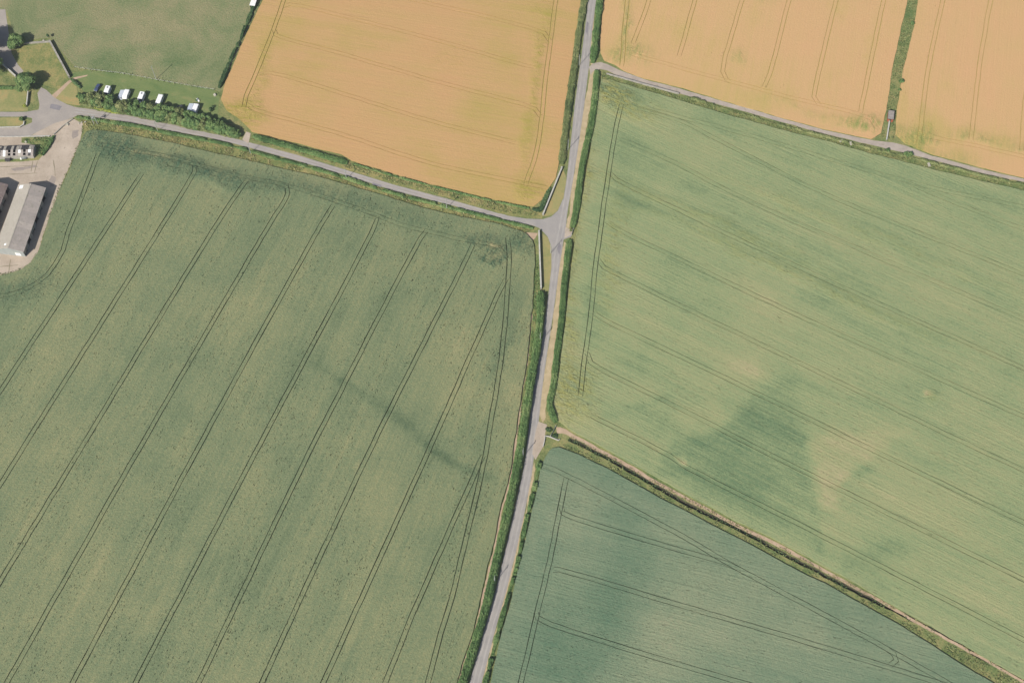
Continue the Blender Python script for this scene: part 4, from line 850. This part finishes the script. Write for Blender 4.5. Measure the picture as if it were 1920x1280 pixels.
# x runs west along the ridge, +y is the south slope
cw = 1.16; ncol = 23
S_up = {1: 'w', 3: 'h', 5: 'w', 7: 'h', 9: 'h', 11: 'w', 13: 'h', 16: 'h', 19: 'w', 21: 'h'}
S_lo = {1: 'd', 3: 'h', 5: 't', 7: 'h', 9: 'h', 11: 'w', 13: 'h', 16: 'h', 19: 'g', 21: 'h'}
MM = {'g': M['roof_grey'], 'w': M['white_sheet'], 'd': M['dark_sheet'], 't': M['roof_pale']}
for i in range(ncol):
    x0, x1 = i * cw + .01, (i + 1) * cw - .01
    for half, tab in ((0, S_up), (1, S_lo)):
        k = tab.get(i, 'g')
        if k == 'h':
            slope_panel('roof_panel', M['roof_grey'], sh, x0, x1, HWd * (.5 * half + .4), zRd - (zRd - zE) * (.5 * half + .4), HWd * (.5 * half + .5), zRd - (zRd - zE) * (.5 * half + .5), .05); continue
        slope_panel('roof_panel', MM[k], sh, x0, x1, HWd * (.5 * half) + .02, zRd - (zRd - zE) * .5 * half, HWd * (.5 * half + .5), zRd - (zRd - zE) * (.5 * half + .5), .05)
    k = 'd' if i in (2, 3, 4, 7, 9, 10, 12, 15, 17, 20) else ('t' if i in (1, 6, 8, 11) else 'g')
    if i not in (13, 14): slope_panel('roof_panel', MM[k], sh, x0, x1, -.02, zRd, -HWd, zE, .05)
part_prism('gable_wall', M['block'], sh, [(-HWd + .15, 0), (HWd - .15, 0), (HWd - .15, zE - .05), (0, zRd - .08), (-HWd + .15, zE - .05)], .1, .3)
part_box('wall', M['block'], sh, .3, ncol * cw, HWd - .3, HWd - .12, 0, zE - .04)
part_box('wall', M['block'], sh, .3, ncol * cw, -HWd + .12, -HWd + .3, 0, zE - .04)
part_box('floor', M['void'], sh, .3, ncol * cw, -HWd + .3, HWd - .3, .06, .1)
# brick hut by the farm track
c0 = G(1664.6, 223, 2.2); c1 = G(1675.8, 224.6, 2.2); c3 = G(1669.8, 207.5, 2.2)
u = (c1 - c0)[:2]; wd = np.linalg.norm(u); ln = np.linalg.norm((c3 - c0)[:2]); hut = empty('brick_hut', (c0[0], c0[1], 0), math.atan2(u[1], u[0]))
tag(hut, 'small red brick hut with grey roof at the end of the grass strip', 'hut')
for nm, dd in (('wall', (.1, .3, .1, ln - .1, 0, 2.15)), ('wall', (wd - .3, wd - .1, .1, ln - .1, 0, 2.15)), ('wall', (.3, wd - .3, ln - .3, ln - .1, 0, 2.15))): part_box(nm, M['brick'], hut, *dd)
part_box('front_wall', M['brick'], hut, .3, wd - .3, .1, .3, 0, 2.13); part_box('door', M['timber_dark'], hut, wd * .35, wd * .62, .05, .1, 0, 1.9)
part_box('roof', M['dark_sheet'], hut, -.05, wd + .05, -.05, ln + .05, 2.16, 2.3, bev=.03)
part_box('roof_sheet', M['roof_grey'], hut, .05, wd - .05, .08, ln - .05, 2.31, 2.34)
# field shelter at the top of the pasture hedge
c0 = G(468, 10, 2.2); c1 = G(477, 11.7, 2.2); u = (c1 - c0)[:2]; wd = np.linalg.norm(u)
fs = empty('field_shelter', (c0[0], c0[1], 0), math.atan2(u[1], u[0]) + R(4)); tag(fs, 'field shelter with a rusty white roof at the top of the pasture hedge', 'shelter')
for dd in ((.05, .15, 0.1, 6, 0, 2.1), (wd - .15, wd - .05, .1, 6, 0, 2.1), (.15, wd - .15, 5.9, 6.0, 0, 2.1)): part_box('wall', M['timber_dark'], fs, *dd)
M['rusty'] = mat_hard('rusty_white_sheet', (.8, .79, .77, 1), (.78, .76, .74, 1), .4, .6, S(206, 140, 112))
for i in range(4): part_box('roof_panel', M['rusty'], fs, -.1, wd + .1, -.1 + i * 1.55, 1.43 + i * 1.55, 2.15 + .004 * i, 2.22 + .004 * i)

def wall(label, pts, w, h, mat='stone', cope='cope', group=None, cat='wall', name='stone_wall', step=1.2, cw=.1):
    L = np.array(smooth_line([G2(p) for p in pts], step)) if False else np.array([q for a, b in zip(pts, pts[1:]) for q in smooth_line([G2(a), G2(b)], step)[:-1]] + [np.array(G2(pts[-1]))])
    N, T_ = normals2(L); org = np.array([*L[0], 0]); n = len(L)
    root = empty(name, org); tag(root, label, cat, group)
    def run(nm, hw, z0, z1, m, rough):
        j = rng.normal(0, rough, (n, 2)); zt = z1 + rng.normal(0, rough, n)
        V = []
        for i in range(n):
            p, q = L[i], N[i]
            V += [(*(p + q * (hw + j[i, 0])), z0), (*(p + q * (hw + j[i, 0]) * .96), zt[i]), (*(p - q * (hw + j[i, 1]) * .96), zt[i]), (*(p - q * (hw + j[i, 1])), z0)]
        F = [[i * 4 + k, (i + 1) * 4 + k, (i + 1) * 4 + (k + 1) % 4, i * 4 + (k + 1) % 4] for i in range(n - 1) for k in range(4)]
        F += [[0, 1, 2, 3], [(n - 1) * 4 + k for k in (3, 2, 1, 0)]]
        link(nm, np_mesh(nm, np.array(V) - org, F, [m]), parent=root)
    run('masonry', w / 2, 0, h, M[mat], .02)
    if cope: run('coping', w / 2 + cw / 2, h + .03, h + .16, M[cope], .012)
    return root
wall('pale stone wall splayed north of the junction with an end pillar', [(1053, 318), (1019, 402)], .5, 1.25, group='junction walls')
wall('pale stone wall splayed south of the junction', [(1010.5, 435), (1012, 480), (1014.5, 543)], .55, 1.6, group='junction walls')
wall('square white end pillar at the top of the northern junction wall', [(1053.2, 316.2), (1053.0, 317.6)], .7, 1.5, name='wall_pillar', cat='pillar', group='wall pillars')
wall('square pillar at the lane end of the northern junction wall', [(1018.6, 402.6), (1018.2, 404.2)], .7, 1.3, name='wall_pillar', cat='pillar', group='wall pillars')
wall('long grey stone wall slanting down beside the pasture', [(94, 79), (131, 147)], .7, 1.5, cope='stone', group='pasture walls')
wall('low stone wall across the top of the rough grass corner', [(44, 83), (70, 81), (93, 79.5)], .5, .7, cope='stone', group='pasture walls')
wall('white topped garden wall beside the shaded drive', [(-20, 100), (3, 120), (31, 146)], .5, 1.4, group='garden walls')
wall('short white garden wall below the large round tree', [(54, 174), (52, 192), (51, 200)], .45, 1.2, group='garden walls')
wall('curved white wall at the lower garden entrance', [(-60, 241), (0, 240.5), (38, 239.5), (45, 235), (46, 229)], .4, .7, group='garden walls')
wall('low white kerb wall along the bottom of the farm drive', [(-60, 258), (40, 257), (94, 256)], .35, .4, group='garden walls')
wall('pale low wall along the south edge of the farm track', [(1137, 139.5), (1205, 158.5), (1273, 177)], .4, .75, cope='stone')
wall('white concrete parapet across the ditch by the culvert', [(1022.5, 817.5), (1030, 819), (1047, 826), (1049.5, 824)], .25, .5, group='culvert parapets')
wall('short roadside parapet beside the culvert', [(1022, 818), (1020.5, 828), (1018, 838)], .25, .6, group='culvert parapets')
wall('pale wall running from the brick hut down to the farm track', [(1667, 229), (1664.5, 245), (1661.7, 263.5)], .5, .9)
wall('thin grey wall edging the pale yard below the lane', [(102, 253), (117, 239), (137, 224)], .3, .6, cope='stone')

def pole(label, x, y, h=9.2, arm=True, group='wooden utility poles', lean=0.0):
    root = empty('utility_pole', G(x, y), R(-14)); tag(root, label, 'pole', group)
    bm = bmesh.new(); tube(bm, [(0, 0, -.2), (0, 0, h)], [.15, .11], 8); link('shaft', bm_mesh('shaft', bm, M['pole']), parent=root)
    if arm:
        a = part_box('crossarm', M['pole'], root, -.06, .06, -.85, .85, h - .45, h - .32)
        for yy in (-.75, 0.02, .75):
            bm = bmesh.new(); tube(bm, [(0, yy, h - .32), (0, yy, h - .12)], [.05, .03], 6); link('insulator', bm_mesh('insulator', bm, M['steel']), parent=a)
    return root
pole('utility pole standing in the pasture edge above the caravans', 293, 149, 9.6)
for lab, x, y in (('utility pole on the main road opposite the farm track', 1086, 123), ('utility pole beside the main road above the junction wall', 1065, 281), ('utility pole on the grass wedge at the road junction', 1032.5, 474.5), ('utility pole in the tall hedge just below the junction', 1013, 641),
                  ('utility pole in the tall hedge opposite the culvert', 981, 856), ('utility pole in the tall hedge, southernmost on the main road', 928, 1092), ('utility pole south of the lane, nearest the twin pole', 296.5, 247), ('utility pole south of the lane by the field entrance', 470, 288),
                  ('utility pole south of the lane beside the low wheat hedge', 650, 336), ('utility pole south of the lane, nearest the junction', 838, 391)):
    pole(lab, x, y, 7.6, arm=True)
tp = empty('transformer_pole', G(180, 233), R(-14)); tag(tp, 'twin wooden poles carrying a pale transformer at the lane bend', 'pole')
for sx in (-.95, .95):
    bm = bmesh.new(); tube(bm, [(sx, 0, -.2), (sx, 0, 7.8)], [.16, .12], 8); link('shaft', bm_mesh('shaft', bm, M['pole']), parent=tp)
part_box('crossarm', M['pole'], tp, -1.5, 1.5, -.08, .08, 7.3, 7.45)
tr = part_box('transformer', M['steel'], tp, -.45, .45, -.3, .3, 4.6, 5.6, bev=.08)
part_box('platform', M['pole'], tp, -1.0, 1.0, -.12, .12, 4.45, 4.58)

def gate(label, a, b, h=1.15):
    A, B = np.array(G2(a)), np.array(G2(b)); d = B - A; ln = np.linalg.norm(d)
    root = empty('field_gate', (A[0], A[1], 0), math.atan2(d[1], d[0])); tag(root, label, 'gate', 'field gates')
    for x in (0, ln): part_box('post', M['pole'], root, x - .12, x + .12, -.12, .12, 0, h + .2)
    for i in range(5): part_box('rail', M['steel'], root, .14, ln - .14, -.03, .03, .18 + i * (h - .25) / 4, .26 + i * (h - .25) / 4)
    part_box('brace', M['steel'], root, ln / 2 - .04, ln / 2 + .04, .035, .075, .18, h)
gate('metal field gate opposite the lane at the junction', (1075, 431), (1071.5, 441)); gate('grey field gate beside the culvert parapet', (1042, 800), (1032.5, 818))
def stone(label, x, y, l, w, h, ang, group):
    bm = bmesh.new(); box(bm, -l / 2, l / 2, -w / 2, w / 2, 0, h)
    for v in bm.verts: v.co += Vector(rng.uniform(-.12, .12, 3)) * (1 if v.co.z > .01 else .4)
    bmesh.ops.bevel(bm, geom=bm.edges[:], offset=.12, segments=2, affect='EDGES')
    o = link('stone_block', bm_mesh('stone_block', bm, M['concrete_block'])); o.location = G(x, y); o.rotation_euler = (0, 0, ang)
    tag(o, label, 'block', group)
stone('leaning pale block on the bank, westernmost beside the farm track', 1577, 264.5, 1.9, 1.2, .7, R(20), 'pale blocks by the farm track'); stone('upright pale block on the bank just west of the brick hut wall', 1595, 270, .9, 1.8, .8, R(5), 'pale blocks by the farm track')
stone('pale block on the bank east of the brick hut', 1741.5, 310, 1.1, 1.9, .9, R(5), 'pale blocks by the farm track')
for k, (lab, x, y, s) in enumerate((('white boulder at the mouth of the pale yard', 126.5, 234.5, 1.1), ('small white boulder beside the transformer pole, nearest it', 160, 229.5, .7), ('small white boulder at the crop corner by the yard', 153.5, 230.5, .7), ('tiny white boulder between two others at the yard mouth', 148.5, 232, .6), ('pale rubble block by the gap at the end of the pasture hedge', 403, 179, 1.1), ('white slab lying on the weedy plot by the broken roof', 49, 267, .9), ('pale stone trough beyond the low pasture wall', 82, 77, .8))):
    stone(lab, x, y, s * 1.3, s, s * .6, R(30 * k), 'pale stones')
# ------------------------------------------------------------------ vehicles on the camping lawn
M['paint_white'] = mat_plain('white_paint', (.84, .84, .84, 1), .35, .03, 2, .5)
M['paint_cream'] = mat_plain('cream_paint', (.78, .78, .75, 1), .35, .03, 2, .5)
M['paint_blue'] = mat_plain('dark_blue_paint', (.05, .07, .14, 1), .3, .04, 2, .5)
M['paint_black'] = mat_plain('charcoal_paint', (.05, .05, .06, 1), .3, .04, 2, .5)
M['glass'] = mat_plain('dark_glass', (.03, .045, .08, 1), .12, .03, 2, .5)
M['rubber'] = mat_plain('rubber', (.02, .02, .02, 1), .8)
M['awning'] = mat_plain('grey_awning_cloth', S(196, 204, 216), .8, .06)
M['lamp'] = mat_plain('lamp_glass', (.6, .6, .6, 1), .2)
def wheel(parent, x, y, r=.32, w=.2):
    bm = bmesh.new(); bmesh.ops.create_cone(bm, cap_ends=True, segments=14, radius1=r, radius2=r, depth=w, matrix=Matrix.Translation((x, y, r)) @ Matrix.Rotation(math.pi / 2, 4, 'X'))
    o = link('wheel', bm_mesh('wheel', bm, M['rubber']), parent=parent)
    bm = bmesh.new(); s = 1 if y > 0 else -1
    bmesh.ops.create_cone(bm, cap_ends=True, segments=12, radius1=r * .6, radius2=r * .6, depth=.03, matrix=Matrix.Translation((x, y + s * w * .52, r)) @ Matrix.Rotation(math.pi / 2, 4, 'X')); link('rim', bm_mesh('rim', bm, M['steel']), parent=o)
def shell(name, mat, parent, prof, hw, bev=.1):
    bm = bmesh.new(); A = [bm.verts.new((x, -hw, z)) for x, z in prof]; B = [bm.verts.new((x, hw, z)) for x, z in prof]; n = len(prof)
    bm.faces.new(A); bm.faces.new(B[::-1])
    for i in range(n): bm.faces.new((A[(i + 1) % n], A[i], B[i], B[(i + 1) % n]))
    bmesh.ops.recalc_face_normals(bm, faces=bm.faces)
    bmesh.ops.bevel(bm, geom=bm.edges[:], offset=bev, segments=2, affect='EDGES')
    return link(name, bm_mesh(name, bm, mat), parent=parent)
AX = (-6.4, 16.0)
def place(name, label, cat, x, y, z, group, ax=AX, flip=False):
    p = G(x, y, z); q = G(x + ax[0], y + ax[1], z); a = math.atan2(q[1] - p[1], q[0] - p[0]) + (math.pi if flip else 0)
    root = empty(name, (p[0], p[1], .02), a); tag(root, label, cat, group); return root
def caravan(label, x, y, L=5.6, W=2.25, H=2.55, flip=False):
    t = place('caravan', label, 'caravan', x, y, H, 'caravans and campers on the lawn', flip=flip)
    shell('body', M['paint_white'], t, [(-L / 2, .45), (-L / 2 - .05, 1.6), (-L / 2 + .25, H - .08), (-L / 2 + .9, H), (L / 2 - 1.2, H), (L / 2 - .35, H - .35), (L / 2, 1.3), (L / 2 - .1, .45)], W / 2, .1)
    for s in (-1, 1):
        for x0, x1 in ((-L * .36, -L * .16), (L * .08, L * .3)): part_box('window', M['glass'], t, x0, x1, s * (W / 2 + .012) - .012, s * (W / 2 + .012) + .012, 1.35, 1.95)
        wheel(t, -.1, s * (W / 2 - .15))
    for x0 in (-L * .22, L * .12): part_box('roof_vent', M['paint_cream'], t, x0, x0 + .5, -.25, .25, H + .0, H + .09, bev=.03)
    bm = bmesh.new(); tube(bm, [(L / 2 - .3, -.5, .45), (L / 2 + 1.1, 0, .45)], [.05, .05], 6); tube(bm, [(L / 2 - .3, .5, .45), (L / 2 + 1.1, 0, .45)], [.05, .05], 6); link('drawbar', bm_mesh('drawbar', bm, M['steel']), parent=t)
    return t
def motorhome(label, x, y, L=6.0, W=2.25, H=2.75, flip=False):
    t = place('motorhome', label, 'motorhome', x, y, H, 'caravans and campers on the lawn', flip=flip)
    shell('body', M['paint_white'], t, [(-L / 2, .4), (-L / 2, H - .1), (-L / 2 + .2, H), (L / 2 - 1.7, H), (L / 2 - 1.5, H - .15), (L / 2 - .85, 1.45), (L / 2 - .1, 1.15), (L / 2, .8), (L / 2, .4)], W / 2, .07)
    part_prism('windscreen', M['glass'], t, [(L / 2 - 1.52, H - .18), (L / 2 - .9, 1.5), (L / 2 - .8, 1.5), (L / 2 - 1.42, H - .14)], -W / 2 + .18, W / 2 - .18, axis='y')
    for s in (-1, 1):
        part_box('window', M['glass'], t, -L * .3, -L * .05, s * (W / 2 + .012) - .012, s * (W / 2 + .012) + .012, 1.45, 2.05); part_box('window', M['glass'], t, L / 2 - 2.0, L / 2 - 1.3, s * (W / 2 + .012) - .012, s * (W / 2 + .012) + .012, 1.4, 1.95)
        for wx in (-L * .27, L * .34): wheel(t, wx, s * (W / 2 - .14), .34)
        part_box('headlight', M['lamp'], t, L / 2 - .02, L / 2 + .03, s * .75 - .17, s * .75 + .17, .8, 1.0)
    part_box('roof_vent', M['glass'], t, -L * .36, -L * .24, -.35, .35, H, H + .08, bev=.02)
    return t
def car(label, x, y, paint, L=4.3, W=1.8, H=1.48, ax=AX, flip=False):
    t = place('car', label, 'car', x, y, H, 'cars on the lawn', ax, flip)
    shell('body', M[paint], t, [(-L / 2, .32), (-L / 2 - .02, .78), (-L / 2 + .15, .95), (L / 2 - 1.2, .97), (L / 2 - .2, .78), (L / 2, .58), (L / 2 - .05, .3)], W / 2, .09)
    shell('windows', M['glass'], t, [(-L / 2 + .22, .95), (-L / 2 + .55, H - .06), (L * .06, H - .06), (L * .25, .95)], W / 2 - .1, .06)
    shell('roof', M[paint], t, [(-L / 2 + .5, H - .07), (-L / 2 + .62, H), (L * .04, H), (L * .09, H - .07)], W / 2 - .16, .03)
    for s in (-1, 1):
        for wx in (-L * .3, L * .3): wheel(t, wx, s * (W / 2 - .1), .32)
        part_box('headlight', M['lamp'], t, L / 2 - .16, L / 2 - .02, s * .65 - .17, s * .65 + .17, .6, .74)
    return t
def awning(label, x, y, L, W, H):
    t = place('tent_awning', label, 'awning', x, y, H, 'cloth awnings beside the campers')
    part_prism('canopy', M['awning'], t, [(-W / 2, H - .45), (W / 2, H), (W / 2, H + .04), (-W / 2, H - .41)], -L / 2, L / 2)
    part_box('side_panel', M['awning'], t, -L / 2, L / 2, -W / 2, -W / 2 + .03, 0, H - .47); part_box('side_panel', M['awning'], t, L / 2 - .03, L / 2, -W / 2 + .05, W / 2, 0, H - .5)
    for x_ in (-L / 2 + .05, L / 2 - .08):
        bm = bmesh.new(); tube(bm, [(x_, W / 2 - .05, 0), (x_, W / 2 - .05, H - .06)], [.025, .025], 6); link('tent_pole', bm_mesh('tent_pole', bm, M['steel']), parent=t)
car('dark blue car parked at the west end of the camping lawn', 182, 162.5, 'paint_blue', ax=(-9, 12))
motorhome('white camper half hidden behind trees, next to the blue car', 199.5, 169, 5.4)
caravan('white caravan with a grey awning on its left side', 235.5, 175, 5.2)
awning('pale grey awning tucked against a white caravan behind trees', 226.8, 175.5, 4.6, 2.1, 2.1)
motorhome('white motorhome with a dark windscreen facing the trees', 263.5, 180.5, 5.6)
caravan('long white caravan standing alone in the middle of the lawn', 298.3, 185.2, 5.8)
car('charcoal car nearly hidden behind trees, right of the lone caravan', 336, 200, 'paint_black', 4.0, ax=(-12, 4))
caravan('white caravan beside the folding chairs at the lawn east end', 365.2, 202, 5.4)
awning('bluish white awning joined to the easternmost caravan', 356.4, 200.3, 4.2, 2.3, 2.3)
M['cloth_green'] = mat_plain('green_canvas', S(60, 120, 90), .8)
def chair(label, x, y, mat, rz):
    t = empty('folding_chair', G(x, y), rz); tag(t, label, 'chair', 'folding chairs')
    t.location.z = .02
    part_box('seat', mat, t, -.35, .35, -.35, .35, .42, .47); part_box('backrest', mat, t, -.35, .35, .36, .41, .47, 1.0)
    for a in (-.32, .32):
        for b in (-.32, .32): part_box('leg', M['steel'], t, a - .02, a + .02, b - .02, b + .02, 0, .415)
chair('white folding chair on the lawn, nearest the easternmost caravan', 373, 191, M['paint_white'], .4); chair('green folding chair on the lawn beside a white one', 369, 189.5, M['cloth_green'], 1.4); chair('pale folding chair set furthest out on the lawn', 370.5, 186.5, M['paint_cream'], 2.4)

# wire fence between pasture and camping lawn, and odds and ends in the yard
def wire_fence(label, pts, n, h=1.1):
    L = line_px(pts, .5); org = np.array([*L[0], 0.0]); root = empty('wire_fence', org); tag(root, label, 'fence', 'wire fences')
    ids = np.linspace(0, len(L) - 1, n).astype(int)
    bm = bmesh.new(); box(bm, -.07, .07, -.07, .07, 0, h); pm = bm_mesh('post', bm, M['timber_dark'])
    for i in ids:
        o = link('post', pm, parent=root); o.location = (L[i][0] - org[0], L[i][1] - org[1], 0)
    for z in (.5, .95):
        bm = bmesh.new(); tube(bm, [(L[i][0] - org[0], L[i][1] - org[1], z) for i in ids], [.012] * len(ids), 4); link('wire', bm_mesh('wire', bm, M['steel']), parent=root)
wire_fence('post and wire fence between the pasture and the camping lawn', [(140, 127), (165, 131), (230, 139), (290, 150), (330, 157), (375, 165), (402, 169)], 26)
wire_fence('post and wire fence along the west edge of the ripe wheat', [(490, 2), (440, 108), (418, 158)], 16)
along([(165, 131), (230, 139), (290, 150), (330, 157), (400, 168)], 1.3, 3.5, .42, 'leaf_olive', .05, .4, 'tall_grass', 'uncut grass under the fence above the camping lawn', 11, .4)
along([(156, 236), (151, 262), (131, 312), (111, 356), (94, 402), (72, 472), (59, 491), (41, 505), (0, 516)], .8, 7, .45, 'leaf_olive', .04, .35, 'verge_weeds', 'olive weeds along the yard edge of the crop', 13, .35)
tk = empty('water_tank', G(46.5, 297.5), R(8)); tag(tk, 'pale grey tank with a white end lying below the broken roof', 'tank')
bm = bmesh.new(); bmesh.ops.create_cone(bm, cap_ends=True, segments=18, radius1=.75, radius2=.75, depth=2.4, matrix=Matrix.Translation((0, 0, .85)) @ Matrix.Rotation(math.pi / 2, 4, 'Y')); link('drum', bm_mesh('drum', bm, M['clad'], True), parent=tk)
part_box('end_panel', M['white_sheet'], tk, -1.9, -1.22, -.6, .6, .3, .9, bev=.05)
for x_ in (-.8, .8): part_box('cradle', M['timber_dark'], tk, x_ - .1, x_ + .1, -.7, .7, 0, .2)
tr_ = empty('farm_trailer', G(15.5, 301), R(2)); tag(tr_, 'dark flat farm trailer parked below the broken roof', 'trailer')
part_box('bed', M['dark_sheet'], tr_, -1.3, 1.3, -.8, .8, .75, .9); part_box('headboard', M['dark_sheet'], tr_, 1.25, 1.33, -.8, .8, .91, 1.5)
for sx in (-.5, .5):
    for sy in (-.7, .7): wheel(tr_, sx, sy, .36)
# worn marks on the hard surfaces
M['patch_dark'] = mat_hard('tarmac_patch', S(138, 134, 138), S(156, 150, 152), .4, .9); M['stain'] = mat_hard('yard_stain', S(150, 140, 136), S(180, 166, 152), .5, .9, S(196, 180, 162))
M['joint'] = mat_hard('slab_joint', S(134, 126, 104), S(164, 152, 128), .8, .95)
sheet('yard_stains', [[(134, 246), (146, 244), (142, 256), (134, 262), (130, 254)], [(20, 316), (66, 312), (70, 316), (30, 322)], [(88, 340), (96, 330), (104, 334), (98, 350), (90, 352)]], .036, M['stain'], jit=.9, step=.8, seed=40)
jl = []
for a_, b_ in (((0, 313), (60, 311)), ((62, 300), (58, 322)), ((14, 327), (70, 325)), ((20, 486), (16, 512)), ((0, 500), (34, 497)), ((100, 300), (104, 330)), ((70, 303), (64, 324))):
    p_, q_ = ribbon(smooth_line([G2(a_), G2(b_)], 1.5), .28, .8, 6); jl.append([tuple(v) for v in p_] + [tuple(v) for v in q_[::-1]])
sheet('yard_joints', jl, .041, M['joint'], px=False, jit=.08, step=.7, seed=41)
sheet('road_repairs', [[(1044, 466), (1049, 455), (1052, 462), (1048, 478)], [(1000, 740), (1004, 722), (1007, 726), (1003, 745)], [(700, 343), (716, 348), (715, 352), (699, 347)], [(96, 196), (116, 200), (110, 208), (92, 204)], [(1098, 60), (1101, 40), (1104, 44), (1101, 66)]], .053, M['patch_dark'], jit=.35, step=.7, seed=42)

# ------------------------------------------------------------------ summer haze between the plane and the ground
hz = bpy.data.materials.new('haze'); hz.use_nodes = True; nt = hz.node_tree; nt.nodes.clear()
ho = nt.nodes.new('ShaderNodeOutputMaterial'); hv = nt.nodes.new('ShaderNodeVolumePrincipled')
hv.inputs['Color'].default_value = (.86, .92, 1.0, 1); hv.inputs['Density'].default_value = .00012; hv.inputs['Anisotropy'].default_value = .3
nt.links.new(hv.outputs[0], ho.inputs['Volume'])
bm = bmesh.new(); box(bm, -7100, 7100, -7100, 7100, -2.5, CAM_H + 6)
tag(link('haze', bm_mesh('haze', bm, hz)), 'thin pale summer haze over the whole landscape', 'haze', kind='stuff')
